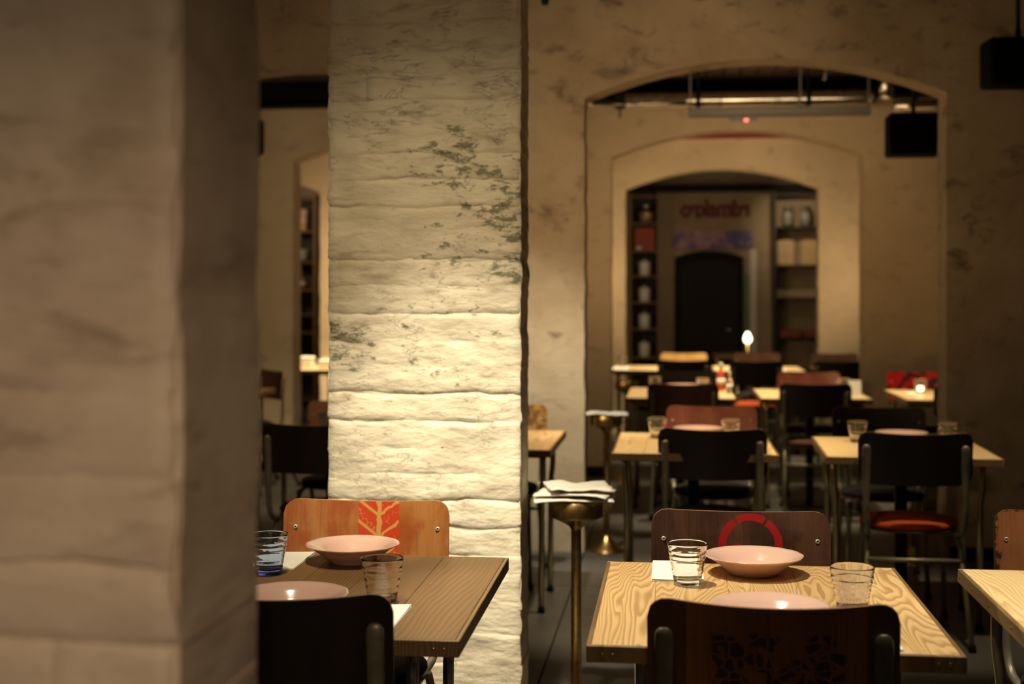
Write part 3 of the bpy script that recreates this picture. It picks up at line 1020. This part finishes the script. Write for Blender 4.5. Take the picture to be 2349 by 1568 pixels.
plate('pink soup plate on the pale sharp table, beside the clear tumbler', 0.189, 3.296)
plate('pink soup plate behind the nearest chair back on the pale sharp table', 0.190, 2.767)
plate('pink soup plate before the red-striped chair on the brown table', -0.794, 3.328)
plate('pink soup plate half hidden by the blurred pier and black chair', -0.786, 2.756)
plate('brightly lit pink plate before the scuffed reddish chair', 0.114, 6.47)
plate('dim pink plate on the second-row table by the orange pad', 1.026, 6.36)
plate('small far pink plate over the plain dark brown chair back', 0.060, 9.62)


def tumbler_mesh(mat, h=0.096, r0=0.031, r1=0.0465, n=36):
    prof = [(0.0, 0.002), (r0 * 0.80, 0.002), (r0 * 0.93, 0.0), (r0, 0.003)]
    K = 26
    for i in range(1, K):
        u = i / K
        z = 0.003 + (h - 0.005) * u
        r = r0 + (r1 - r0) * (0.25 * u + 0.75 * (u ** 1.15))
        for zr, amp, wd in ((0.072, 0.0019, 0.0022), (0.062, 0.0015, 0.0020), (0.046, 0.0014, 0.002), (0.030, 0.0014, 0.002)):
            r += amp * math.exp(-((z - zr * h / 0.096) / wd) ** 2)
        prof.append((r, z))
    prof += [(r1, h - 0.0015), (r1 - 0.0008, h), (r1 - 0.0019, h - 0.0010)]
    ti = 0.0024
    for i in range(9):
        u = 1 - i / 9.0
        z = 0.014 + (h - 0.017) * u
        r = r0 + (r1 - r0) * (0.25 * u + 0.75 * (u ** 1.15)) - ti
        prof.append((r, z))
    prof += [(r0 - 0.004, 0.0125), (r0 * 0.5, 0.0115), (0.0, 0.011)]

    def wob(a, i):
        return 0.010 * max(0.0, math.cos(9 * a)) ** 2 if 4 <= i <= 20 else 0
    return MB().lathe(prof, n * 2, (0, 0, 0), wob).mesh('tumbler', mat)


TUM = {k: tumbler_mesh(M[k]) for k in ('glass', 'glass_violet', 'glass_blue')}


def tumbler(label, x, y, kind='glass', rz=0.0):
    o = ob('tumbler', TUM[kind], None, (x, y, 0.7505))
    o.rotation_euler = (0, 0, rz)
    return tag(o, label, 'glass', 'ridged tumblers')


tumbler('clear tumbler in sharp focus before a white napkin on the pale table', 0.031, 3.156)
tumbler('violet-based tumbler at the right side of the pale sharp table', 0.371, 2.921, 'glass_violet')
tumbler('blue-based tumbler cut off by the blurred pier', -0.957, 3.157, 'glass_blue')
tumbler('clear tumbler standing behind the black chair on the brown table', -0.626, 2.898)
tumbler('tumbler left of the brightly lit second-row plate', -0.076, 6.40)
tumbler('tumbler right of the brightly lit second-row plate', 0.262, 6.35)
tumbler('tumbler left of the dim second-row plate', 0.827, 6.33)
tumbler('tumbler peeping over the right end of the orange-pad chair back', 1.217, 6.28)
tumbler('far tumbler over the left end of the plain brown chair back', -0.131, 9.65)
tumbler('far tumbler over the right end of the plain brown chair back', 0.199, 9.52)
tumbler('far tumbler left of the standing white card', 1.160, 9.60)
glowing = tumbler('glowing tumbler with a candle, before the red-blotted chair', 1.676, 9.60)
tumbler('far tumbler beside the bright white napkin, fourth row', -0.480, 12.95)
tumbler('blue tumbler in the gap over the black chair, nearer the pier', -1.555, 6.42, 'glass_blue')
tumbler('blue tumbler in the gap over the black chair, nearer the blurred pier', -1.665, 6.46, 'glass_blue')
tumbler('far bright tumbler in the gap, left of its pair', -3.22, 12.40)
tumbler('far bright tumbler in the gap, right of its pair', -3.04, 12.45)
tumbler('small lit tumbler against the blurred pier, far in the gap', -2.93, 9.35)

cdl = MB().lathe([(0, 0.0), (0.019, 0.0), (0.02, 0.002), (0.02, 0.028), (0.018, 0.03), (0, 0.029)], 20)
tag(ob('tealight', cdl.mesh('tealight', M['candle_glow']), None, (1.676, 9.60, 0.7637)), 'glowing tea light inside the far tumbler', 'candle')


def napkin(label, x0, x1, y0, y1, rz=0.0, h=0.004, z=0.7505):
    t = thing('paper_napkin', label, 'napkin', ((x0 + x1) / 2, (y0 + y1) / 2, z), rz, 'white napkins')
    a, b = (x1 - x0) / 2, (y1 - y0) / 2
    for k in range(2):
        zz0 = k * h / 2
        mb = MB()
        nx, ny = 6, 8
        vs = []
        for s in (0, 1):
            for j in range(ny + 1):
                for i in range(nx + 1):
                    u, v = i / nx * 2 - 1, j / ny * 2 - 1
                    lift = (0.0012 * k) * (u + v) ** 2 * (0.5 + 0.5 * vn(x0, y0, k))
                    vs.append((u * (a - 0.001 * k), v * (b - 0.001 * k), zz0 + 0.0001 + s * (h / 2 - 0.0003) + lift))
        W = nx + 1
        o = W * (ny + 1)
        fs = []
        for j in range(ny):
            for i in range(nx):
                q = (j * W + i, j * W + i + 1, (j + 1) * W + i + 1, (j + 1) * W + i)
                fs.append(tuple(reversed(q)))
                fs.append(tuple(p + o for p in q))
        ring = [i for i in range(W)] + [j * W + nx for j in range(1, ny + 1)] + [ny * W + i for i in range(nx - 1, -1, -1)] + [j * W for j in range(ny - 1, 0, -1)]
        for q in range(len(ring)):
            p, r = ring[q], ring[(q + 1) % len(ring)]
            fs.append((p, r, r + o, p + o))
        mb.add(vs, fs, False)
        part('fold', mb, M['paper'], t)
    return t


napkin('white napkin behind the clear sharp tumbler', -0.052, 0.070, 3.18, 3.415)
napkin('white napkin behind the blue-based tumbler', -1.030, -0.912, 3.21, 3.415)
napkin('white napkin showing beside the black chair on the brown table', -0.675, -0.553, 2.640, 2.856)
napkin('sliver of white napkin beside the flower-printed chair', 0.310, 0.425, 2.605, 2.735)
napkin('bright white napkin at the left end of the fourth row', -0.555, -0.41, 12.32, 12.75)
napkin('white napkin right of the middle black chair, fourth row', 0.90, 1.01, 12.33, 12.6)
napkin('small white napkin before the glowing tumbler', 1.57, 1.64, 9.42, 9.60)

for x, y, lab, n_ in ((-3.37, 12.30, 'left', 4), (-3.17, 12.22, 'right', 3)):
    t = thing('napkin_stack', lab + ' one of two bright white napkin stacks, far in the gap', 'napkins', (x, y, 0.7506), 0, 'napkin stacks far in the gap')
    for k in range(n_):
        part('folded_napkin', MB().box(-0.062, 0.062, -0.062, 0.062, 0.0, 0.026, 0.006), M['paper'], t, (0.003 * (k % 2), 0.002 * k, 0.0265 * k))
card = MB()
card.add([(-0.04, -0.02, 0), (0.04, -0.02, 0), (0.04, 0, 0.10), (-0.04, 0, 0.10), (-0.04, 0.02, 0), (0.04, 0.02, 0),
          (-0.04, -0.0185, 0), (0.04, -0.0185, 0), (0.04, 0, 0.0975), (-0.04, 0, 0.0975), (-0.04, 0.0185, 0), (0.04, 0.0185, 0)],
         [(0, 1, 2, 3), (3, 2, 5, 4), (7, 6, 9, 8), (8, 9, 10, 11), (0, 6, 7, 1), (4, 5, 11, 10), (0, 3, 9, 6), (3, 4, 10, 9), (1, 7, 8, 2), (2, 8, 11, 5)])
tag(ob('menu_card', card.mesh('menu_card', M['paper']), None, (1.205, 9.35, 0.7506)), 'folded white card standing on the third-row table', 'card')


def bottle(label, x, y, body, z=0.7506, s=1.0, cap='ceramic_white'):
    t = thing('sauce_bottle', label, 'bottle', (x, y, z))
    part('body', MB().lathe([(0, 0), (0.026 * s, 0), (0.029 * s, 0.003 * s), (0.029 * s, 0.10 * s), (0.024 * s, 0.125 * s), (0.012 * s, 0.14 * s), (0.011 * s, 0.165 * s), (0, 0.165 * s)], 20), M[body], t)
    part('cap', MB().lathe([(0.0135 * s, 0.158 * s), (0.0135 * s, 0.19 * s), (0.012 * s, 0.195 * s), (0, 0.195 * s)], 16), M[cap], t)
    part('paper_band', MB().lathe([(0.0293 * s, 0.05 * s), (0.0297 * s, 0.05 * s), (0.0297 * s, 0.085 * s), (0.0293 * s, 0.085 * s)], 20, close=True), M['paper'], t)
    return t


bottle('red sauce bottle with a white cap on the third-row table', 0.330, 9.70, 'sauce')
bottle('clear oil bottle beside the red sauce bottle', 0.378, 9.42, 'glass', s=0.75)


# ------------------------------------------------------------------ brass stands with cloths
def stand(label, x, y, h=0.70):
    t = thing('brass_stand', label, 'stand', (x, y, 0), 0, 'brass pedestal stands')
    part('base', MB().lathe([(0, 0), (0.098, 0), (0.100, 0.004), (0.094, 0.010), (0.060, 0.036), (0.030, 0.066), (0.020, 0.082), (0.0172, 0.088)], 36), M['brass'], t)
    part('pole', MB().lathe([(0.017, 0.085), (0.017, h - 0.065), (0.0165, h - 0.05)], 20), M['brass'], t)
    part('cup', MB().lathe([(0.017, h - 0.064), (0.021, h - 0.055), (0.036, h - 0.044), (0.080, h - 0.0225), (0.0865, h - 0.0205), (0.0882, h - 0.0190), (0.0885, h - 0.016), (0.0885, h + 0.0), (0.0885, h + 0.034), (0.0865, h + 0.036), (0.0845, h + 0.034),
                            (0.0845, h - 0.014), (0.05, h - 0.026), (0, h - 0.030)], 40), M['brass'], t)
    return t


def folded_cloth(label, x, y, z, sx, sy, rz, seed, amp=0.010):
    mb = MB()
    nx, ny = 16, 12
    vs = []
    th = 0.007
    for s in (0, 1):
        for j in range(ny + 1):
            for i in range(nx + 1):
                u, v = i / nx * 2 - 1, j / ny * 2 - 1
                r = math.hypot(u * sx, v * sy)
                drop = -max(0, r - 0.088) ** 2 * 1.1
                wav = amp * (0.45 + 0.9 * vn(u * 1.4 + seed, v * 1.4, seed)) * min(1, r / 0.09) + amp * 0.35 * (0.3 + vn(u * 3.5, v * 3 + seed, 2.0)) * min(1, r / 0.09)
                wav = max(wav, 0) if r < 0.1 else wav
                vs.append((u * sx + 0.004 * vn(v * 2, seed, 0), v * sy + 0.004 * vn(u * 2, seed, 5), drop + wav + s * th))
    W = nx + 1
    o = W * (ny + 1)
    fs = []
    for j in range(ny):
        for i in range(nx):
            q = (j * W + i, j * W + i + 1, (j + 1) * W + i + 1, (j + 1) * W + i)
            fs.append(tuple(reversed(q)))
            fs.append(tuple(p + o for p in q))
    ring = [i for i in range(W)] + [j * W + nx for j in range(1, ny + 1)] + [ny * W + i for i in range(nx - 1, -1, -1)] + [j * W for j in range(ny - 1, 0, -1)]
    for q in range(len(ring)):
        p, r = ring[q], ring[(q + 1) % len(ring)]
        fs.append((p, r, r + o, p + o))
    mb.add(vs, fs, True)
    ob_ = part('folded_cloth', mb, M['cloth'])
    ob_.location = (x, y, z)
    ob_.rotation_euler = (0, 0, rz)
    return tag(ob_, label, 'cloth', 'white cloths on the brass stands')


stand('nearest brass stand beside the white brick pier', -0.322, 4.53)
folded_cloth('lowest white folded cloth on the nearest brass stand', -0.335, 4.53, 0.7365, 0.13, 0.095, D(8), 1.3, 0.006)
folded_cloth('middle white folded cloth on the nearest brass stand', -0.325, 4.53, 0.752, 0.122, 0.090, D(-9), 4.1, 0.009)
folded_cloth('topmost white folded cloth on the nearest brass stand', -0.315, 4.53, 0.771, 0.105, 0.085, D(14), 7.7, 0.012)
stand('second brass stand at the grey wall opening', -0.370, 7.58, 0.72)
folded_cloth('white cloth lying over the second brass stand', -0.368, 7.57, 0.7575, 0.115, 0.085, D(4), 9.2, 0.008)
stand('third brass stand whose base shines under the second-row table', -0.363, 10.52, 0.72)
stand('brass stand whose base shows beneath the orange seat pad', 1.265, 7.42, 0.56)


# ------------------------------------------------------------------ ducts, tray, speakers
t = thing('spiral_duct', 'long shiny round duct under the ceiling beyond the first arch', 'duct', (0.54, 10.30, 2.883), D(1))
seg = MB()
r = 0.055
path = []
for i in range(61):
    path.append((-0.93 + i * 1.86 / 60, 0, 0))
seg.tube(path, [r * (1 + (0.006 if i % 4 == 0 else 0.0)) for i in range(61)], 24)
part('body', seg, M['silver'], t)
for px in (-0.60, -0.20, 0.22, 0.36):
    part('collar', MB().tube([(px - 0.012, 0, 0), (px + 0.012, 0, 0)], 0.0595, 20), M['silver'], t)
for px in (-0.36, 0.45):
    m = MB().tube([(px - 0.018, 0, 0), (px + 0.018, 0, 0)], 0.062, 20)
    m.box(px - 0.007, px + 0.007, -0.004, 0.004, 0.06, 0.208)
    part('hanger', m, M['black_metal'], t)
part('end_clamp', MB().box(-0.985, -0.90, -0.062, 0.062, -0.06, 0.07, 0.006), M['black_metal'], t)
part('hook', MB().box(-0.95, -0.935, -0.01, 0.01, -0.13, -0.055), M['black_metal'], t)

t = thing('cable_tray', 'grey cable tray hanging below the shiny duct', 'tray', (0.77, 10.22, 2.768), D(1))
part('channel', MB().box(-0.66, 0.66, -0.05, 0.05, -0.027, -0.020).box(-0.66, 0.66, -0.05, -0.045, -0.027, 0.03).box(-0.66, 0.66, 0.045, 0.05, -0.027, 0.03), M['tray'], t)
for px in (-0.65, 0.15, 0.64):
    part('hanger', MB().box(px - 0.012, px + 0.012, -0.053, 0.053, -0.03, 0.034).box(px - 0.006, px + 0.006, -0.052, -0.048, 0.03, 0.322), M['tray'], t)
part('sensor_box', MB().box(-0.36, -0.16, -0.035, 0.035, -0.055, -0.0275, 0.004), M['tray'], t)
part('indicator_lamp', MB().lathe([(0.0, 0.0), (0.012, 0.004), (0.016, 0.012), (0.014, 0.020), (0, 0.02)], 14, (-0.24, -0.03, -0.070)), M['led'], t)
t = thing('thin_conduit', 'thin pale conduit running left of the cable tray', 'conduit', (-0.30, 10.19, 2.843), D(1))
part('pipe', MB().tube([(-0.30, 0, 0), (0.40, 0, 0)], 0.012, 10), M['silver'], t)
part('elbow', MB().tube([(-0.30, 0, 0), (-0.33, 0, 0.005), (-0.345, 0, 0.02), (-0.35, 0, 0.05), (-0.35, 0, 0.25)], 0.012, 10), M['silver'], t)
t = thing('drop_pipe', 'short silver pipe dropping from the ceiling, right end of the duct', 'pipe', (1.53, 10.15, 0))
part('pipe', MB().lathe([(0.048, 2.84), (0.048, 3.094)], 20), M['silver'], t)
part('collar', MB().lathe([(0.053, 2.845), (0.053, 2.875)], 20), M['silver'], t)
t = thing('short_duct', 'short bright duct over the far hanging speaker', 'duct', (1.76, 10.08, 2.785), D(-2))
part('body', MB().tube([(-0.19, 0, 0), (-0.05, 0, 0), (0.1, 0, 0), (0.26, 0, 0)], [0.042, 0.043, 0.042, 0.043], 20), M['silver'], t)
part('collar', MB().tube([(0.16, 0, 0), (0.19, 0, 0)], 0.048, 20), M['silver'], t)
part('hanger', MB().box(-0.04, -0.015, -0.005, 0.005, 0.04, 0.309), M['black_metal'], t)
t = thing('loose_cable', 'loose dark cable looping down from the boarded ceiling', 'cable', (1.0, 9.6, 3.094))
part('loop', MB().tube([(-0.05, 0, 0), (-0.03, 0, -0.05), (0.0, 0, -0.03), (0.03, 0, -0.06), (0.045, 0, -0.13), (0.03, 0, -0.19)], 0.009, 8), M['tray'], t)
part('clip', MB().box(-0.06, -0.04, -0.01, 0.01, -0.02, 0.0), M['black_metal'], t)


def speaker(label, x, y, z0, w, h, d, rz, ztop):
    t = thing('loudspeaker', label, 'speaker', (x, y, z0), rz, 'black hanging speakers')
    part('cabinet', MB().box(-w / 2, w / 2, 0, d, 0, h, 0.012), M['black_paint'], t)
    part('grille', MB().box(-w / 2 + 0.014, w / 2 - 0.014, -0.008, 0.001, 0.014, h - 0.014, 0.004), M['rubber'], t)
    part('bracket', MB().box(-0.05, 0.05, d / 2 - 0.02, d / 2 + 0.02, h, h + 0.012).box(-0.012, 0.012, d / 2 - 0.012, d / 2 + 0.012, h + 0.01, h + 0.05), M['black_metal'], t)
    part('rod', MB().tube([(0, d / 2, h + 0.03), (0, d / 2, ztop - z0)], 0.011, 10), M['black_metal'], t)
    return t


speaker('black speaker hanging by a rod at the top right picture corner', 1.735, 7.05, 2.468, 0.33, 0.238, 0.20, D(4), 3.119)
speaker('black speaker hanging inside the first arch, right side', 1.555, 9.06, 2.326, 0.335, 0.275, 0.22, D(0), 3.093)
speaker('dark speaker edge far back at the left of the gap between piers', -3.30, 10.30, 2.52, 0.30, 0.27, 0.2, D(40), 3.119)

t = thing('track_spotlight', 'tip of a black spotlight hanging at the top picture edge', 'spotlight', (-0.609, 6.47, 0))
part('housing', MB().lathe([(0.006, 2.795), (0.016, 2.80), (0.024, 2.84), (0.034, 2.90), (0.036, 3.00), (0.030, 3.02), (0, 3.02)], 20), M['black_metal'], t)
part('stem', MB().lathe([(0.008, 3.01), (0.008, 3.10)], 10), M['black_metal'], t)
part('track_adapter', MB().box(-0.04, 0.04, -0.015, 0.015, 3.095, 3.1195), M['black_metal'], t)


# ------------------------------------------------------------------ end of the room: door, lettering, shelves
t = thing('door_1', 'dark door with a shallow arched head at the far end', 'door', (0.438, 17.3, 0))
t['kind'] = 'structure'


def arch_plate(hw, z0, zs, rise, y0, y1, n=20):
    mb = MB()
    top = [(-hw + 2 * hw * i / n, zs + rise * (1 - (2 * i / n - 1) ** 2)) for i in range(n + 1)]
    vs = []
    for y in (y0, y1):
        for x, z in top:
            vs += [(x, y, z0), (x, y, z)]
    o = 2 * (n + 1)
    fs = []
    for i in range(n):
        a = 2 * i
        fs += [(a, a + 2, a + 3, a + 1), (o + a, o + a + 1, o + a + 3, o + a + 2), (a + 1, a + 3, o + a + 3, o + a + 1)]
    fs += [(0, 1, o + 1, o), (2 * n, o + 2 * n, o + 2 * n + 1, 2 * n + 1)]
    return mb.add(vs, fs)


part('door_leaf', arch_plate(0.36, 0.004, 1.80, 0.07, -0.05, -0.012), M['door_black'], t)
part('door_frame', arch_plate(0.425, 0.0, 1.90, 0.085, -0.035, -0.002), M['frame_navy'], t)
part('door_handle', MB().tube([(0.30, -0.05, 1.0), (0.30, -0.085, 1.0), (0.20, -0.085, 1.0)], 0.01, 8), M['chrome'], t)
t = tag(part('wall_mural', MB().box(-0.005, 0.975, 17.270, 17.299, 2.005, 2.235, 0.003), M['mural']), 'pink and blue painted panel over the far door', 'mural')
t = thing('painted_strip', 'pale and green painted strip right of the far door', 'panel', (0.955, 17.299, 0.35))
part('white_band', MB().box(-0.01, 0.075, -0.02, 0, 0, 1.65), M['white_paint'], t)
part('green_band', MB().box(-0.075, -0.011, -0.02, 0, 0.35, 1.35), M['green_paint'], t)
tc = bpy.data.curves.new('sign_text', 'FONT')
tc.body = 'rdmskro'
tc.size = 0.30
tc.extrude = 0.006
tc.offset = 0.014
tc.align_x = 'CENTER'
to = bpy.data.objects.new('sign_text_tmp', tc)
COL.objects.link(to)
dg = bpy.context.evaluated_depsgraph_get()
me = bpy.data.meshes.new_from_object(to.evaluated_get(dg))
bpy.data.objects.remove(to)
xs = [v.co.x for v in me.vertices]
k = 0.86 / (max(xs) - min(xs))
for v in me.vertices:
    v.co = (-v.co.x * k, v.co.z, v.co.y)
me.flip_normals()
me.materials.clear()
me.materials.append(M['letter_red'])
sign = ob('wall_lettering', me, None, (0.515, 17.292, 2.415))
tag(sign, 'mirror-written red lettering high on the far wall', 'lettering')
tag(part('exit_plate', MB().box(0.53, 0.66, 17.285, 17.299, 2.275, 2.325, 0.003), M['yellow']), 'small olive plate between the red lettering and the painted panel', 'sign')


def shelf_unit(label, x0, x1, zs, y0, y1, back, wood_mat, posts=True, ztop=2.70):
    t = thing('shelf_unit', label, 'shelf', ((x0 + x1) / 2, (y0 + y1) / 2, 0), 0, 'tall shelf units')
    hw, hd = (x1 - x0) / 2, (y1 - y0) / 2
    part('back_panel', MB().box(-hw, hw, hd - 0.012, hd, 0.0, ztop), M[back], t)
    for sx in (-1, 1):
        part('side_panel', MB().box(sx * hw - 0.018, sx * hw + 0.018, -hd, hd - 0.012, 0, ztop, 0.002), M[wood_mat], t)
    for z in zs:
        part('shelf_board', MB().box(-hw + 0.018, hw - 0.018, -hd + 0.006, hd - 0.012, z - 0.022, z, 0.002), M[wood_mat], t)
    return t


ZL = [0.08, 0.66, 1.015, 1.344, 1.673, 1.985, 2.326, 2.66]
shelf_unit('narrow wooden shelf unit left of the far door', -0.54, -0.185, ZL, 16.98, 17.29, 'shelf_dark', 'shelf_wood')
ZR = [0.08, 0.50, 0.92, 1.40, 1.80, 2.27, 2.67]
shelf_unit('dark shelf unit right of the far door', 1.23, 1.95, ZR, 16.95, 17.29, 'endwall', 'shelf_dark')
ZG = [0.1, 0.60, 0.96, 1.185, 1.50, 1.86, 2.25, 2.66]
shelf_unit('far shelf unit seen in the gap between the piers', -5.35, -4.55, ZG, 16.98, 17.29, 'shelf_dark', 'shelf_wood')
struct(part('trim_3', MB().box(-0.62, 2.2, 16.93, 17.0, 2.70, 2.79, 0.004), M['black_paint']))

for zz, lab in ((1.673, 'uppermost'), (1.344, 'second'), (1.015, 'third'), (0.66, 'lowest')):
    t = thing('storage_jar', lab + ' white jar in the narrow wooden shelf unit', 'jar', (-0.365, 17.12, zz + 0.0005), 0, 'white jars')
    part('body', MB().lathe([(0, 0), (0.058, 0), (0.064, 0.006), (0.070, 0.14), (0.066, 0.155), (0, 0.155)], 20), M['ceramic_white'], t)
    part('lid', MB().lathe([(0.071, 0.155), (0.071, 0.170), (0.02, 0.178), (0.018, 0.196), (0, 0.196)], 20), M['ceramic_white'], t)
t = thing('cardboard_box', 'red-brown box in the second cubby of the narrow shelf', 'box', (-0.36, 17.17, 1.9855), 0)
part('carton', MB().box(-0.13, 0.13, -0.10, 0.10, 0, 0.28, 0.004), M['box_red'], t)
part('lid', MB().box(-0.133, 0.133, -0.103, 0.103, 0.27, 0.285, 0.002), M['box_red'], t)
t = thing('small_bowl', 'small pale bowl in front of the red-brown box', 'bowl', (-0.43, 17.02, 1.9855))
part('body', MB().lathe([(0, 0), (0.02, 0), (0.038, 0.03), (0.042, 0.05), (0.039, 0.05), (0.032, 0.028), (0, 0.01)], 20), M['ceramic_white'], t)
t = thing('glass_jar', 'wide glass jar in the top cubby of the narrow shelf', 'jar', (-0.345, 17.12, 2.3265))
part('body', MB().lathe([(0, 0), (0.09, 0), (0.10, 0.01), (0.10, 0.17), (0.08, 0.20), (0.077, 0.20), (0.096, 0.165), (0.096, 0.014), (0, 0.008)], 24), M['glass'], t)
part('contents', MB().lathe([(0, 0.012), (0.09, 0.015), (0.092, 0.13), (0.05, 0.15), (0, 0.15)], 20), M['board_tan'], t)
part('lid', MB().lathe([(0.084, 0.20), (0.084, 0.225), (0, 0.23)], 20), M['chrome'], t)
for x, lab in ((1.40, 'left'), (1.61, 'middle'), (1.80, 'right, half hidden')):
    t = thing('storage_glass', 'tall glass jar on the dark shelf unit, ' + lab + ' of three', 'jar', (x, 17.08, 2.2705), 0, 'tall glass jars')
    part('body', MB().lathe([(0, 0), (0.055, 0), (0.062, 0.008), (0.062, 0.21), (0.052, 0.225), (0.049, 0.225), (0.058, 0.205), (0.058, 0.012), (0, 0.008)], 24), M['glass'], t)
    part('contents', MB().lathe([(0, 0.010), (0.055, 0.013), (0.055, 0.17), (0.03, 0.18), (0, 0.18)], 20), M['paper'], t)
    part('lid', MB().lathe([(0.056, 0.225), (0.056, 0.25), (0.01, 0.256), (0, 0.256)], 20), M['chrome'], t)
for x, lab in ((1.385, 'left-hand'), (1.665, 'right-hand')):
    b = arch_plate(0.095, 0.0, 0.30, 0.03, 0, 0.022)
    o = tag(part('cutting_board', b, M['board_tan']), lab + ' tan board leaning in the dark shelf unit', 'board', 'tan boards')
    o.location = (x, 17.195, 1.8008)
    o.rotation_euler = (-D(8), 0, 0)
for x, lab in ((1.42, 'left'), (1.70, 'right')):
    t = thing('red_carton', 'flat red carton low in the dark shelf unit, ' + lab + ' one', 'box', (x, 17.11, 0.9205), 0, 'red cartons')
    part('carton', MB().box(-0.12, 0.12, -0.11, 0.11, 0, 0.07, 0.003), M['box_red'], t)
    part('lid', MB().box(-0.123, 0.123, -0.113, 0.113, 0.06, 0.074, 0.002), M['box_red'], t)
t = thing('plate_stack', 'pile of pale bowls on the far shelf in the gap', 'bowls', (-4.80, 17.10, 1.8605))
for i in range(4):
    part('bowl', MB().lathe([(0, 0), (0.05, 0), (0.12, 0.035), (0.13, 0.05), (0.126, 0.05), (0.11, 0.03), (0, 0.008)], 24), M['ceramic_white'], t, (0.003 * i, 0, 0.034 * i))
t = thing('linen_pile', 'pinkish folded linen on the upper far shelf in the gap', 'linen', (-4.80, 17.10, 2.2505))
for i, (m_, h_) in enumerate((('board_tan', 0.09), ('ceramic', 0.10), ('ceramic', 0.09))):
    part('fold', MB().box(-0.13, 0.13, -0.10, 0.10, 0, h_ - 0.002, 0.012), M[m_], t, (0.004 * i, 0, sum((0.09, 0.10, 0.09)[:i])))
for x, z, lab in ((-4.85, 1.5005, 'left'), (-4.74, 1.5005, 'right')):
    bottle('slim brown bottle on the middle far shelf in the gap, ' + lab + ' one', x, 17.1, 'ply_scuffed', z, 1.15, 'chrome')
t = thing('glass_jar', 'clear glass jar low on the far shelf in the gap', 'jar', (-4.80, 17.1, 1.1855))
part('body', MB().lathe([(0, 0), (0.06, 0), (0.066, 0.01), (0.066, 0.16), (0.05, 0.18), (0.047, 0.18), (0.062, 0.155), (0.062, 0.013), (0, 0.008)], 24), M['glass'], t)
part('lid', MB().lathe([(0.054, 0.18), (0.054, 0.20), (0, 0.205)], 20), M['chrome'], t)

# glowing lamp on the last table
t = thing('table_lamp', 'glowing drop-shaped lamp on the far table before the door', 'lamp', (0.838, 15.80, 0.7506))
part('base', MB().lathe([(0, 0), (0.045, 0), (0.047, 0.006), (0.02, 0.015), (0.014, 0.13), (0, 0.13)], 20), M['brass'], t)
part('bulb', MB().lathe([(0.012, 0.13), (0.030, 0.142), (0.042, 0.165), (0.042, 0.19), (0.030, 0.22), (0.014, 0.25), (0, 0.255)], 24), M['bulb'], t)
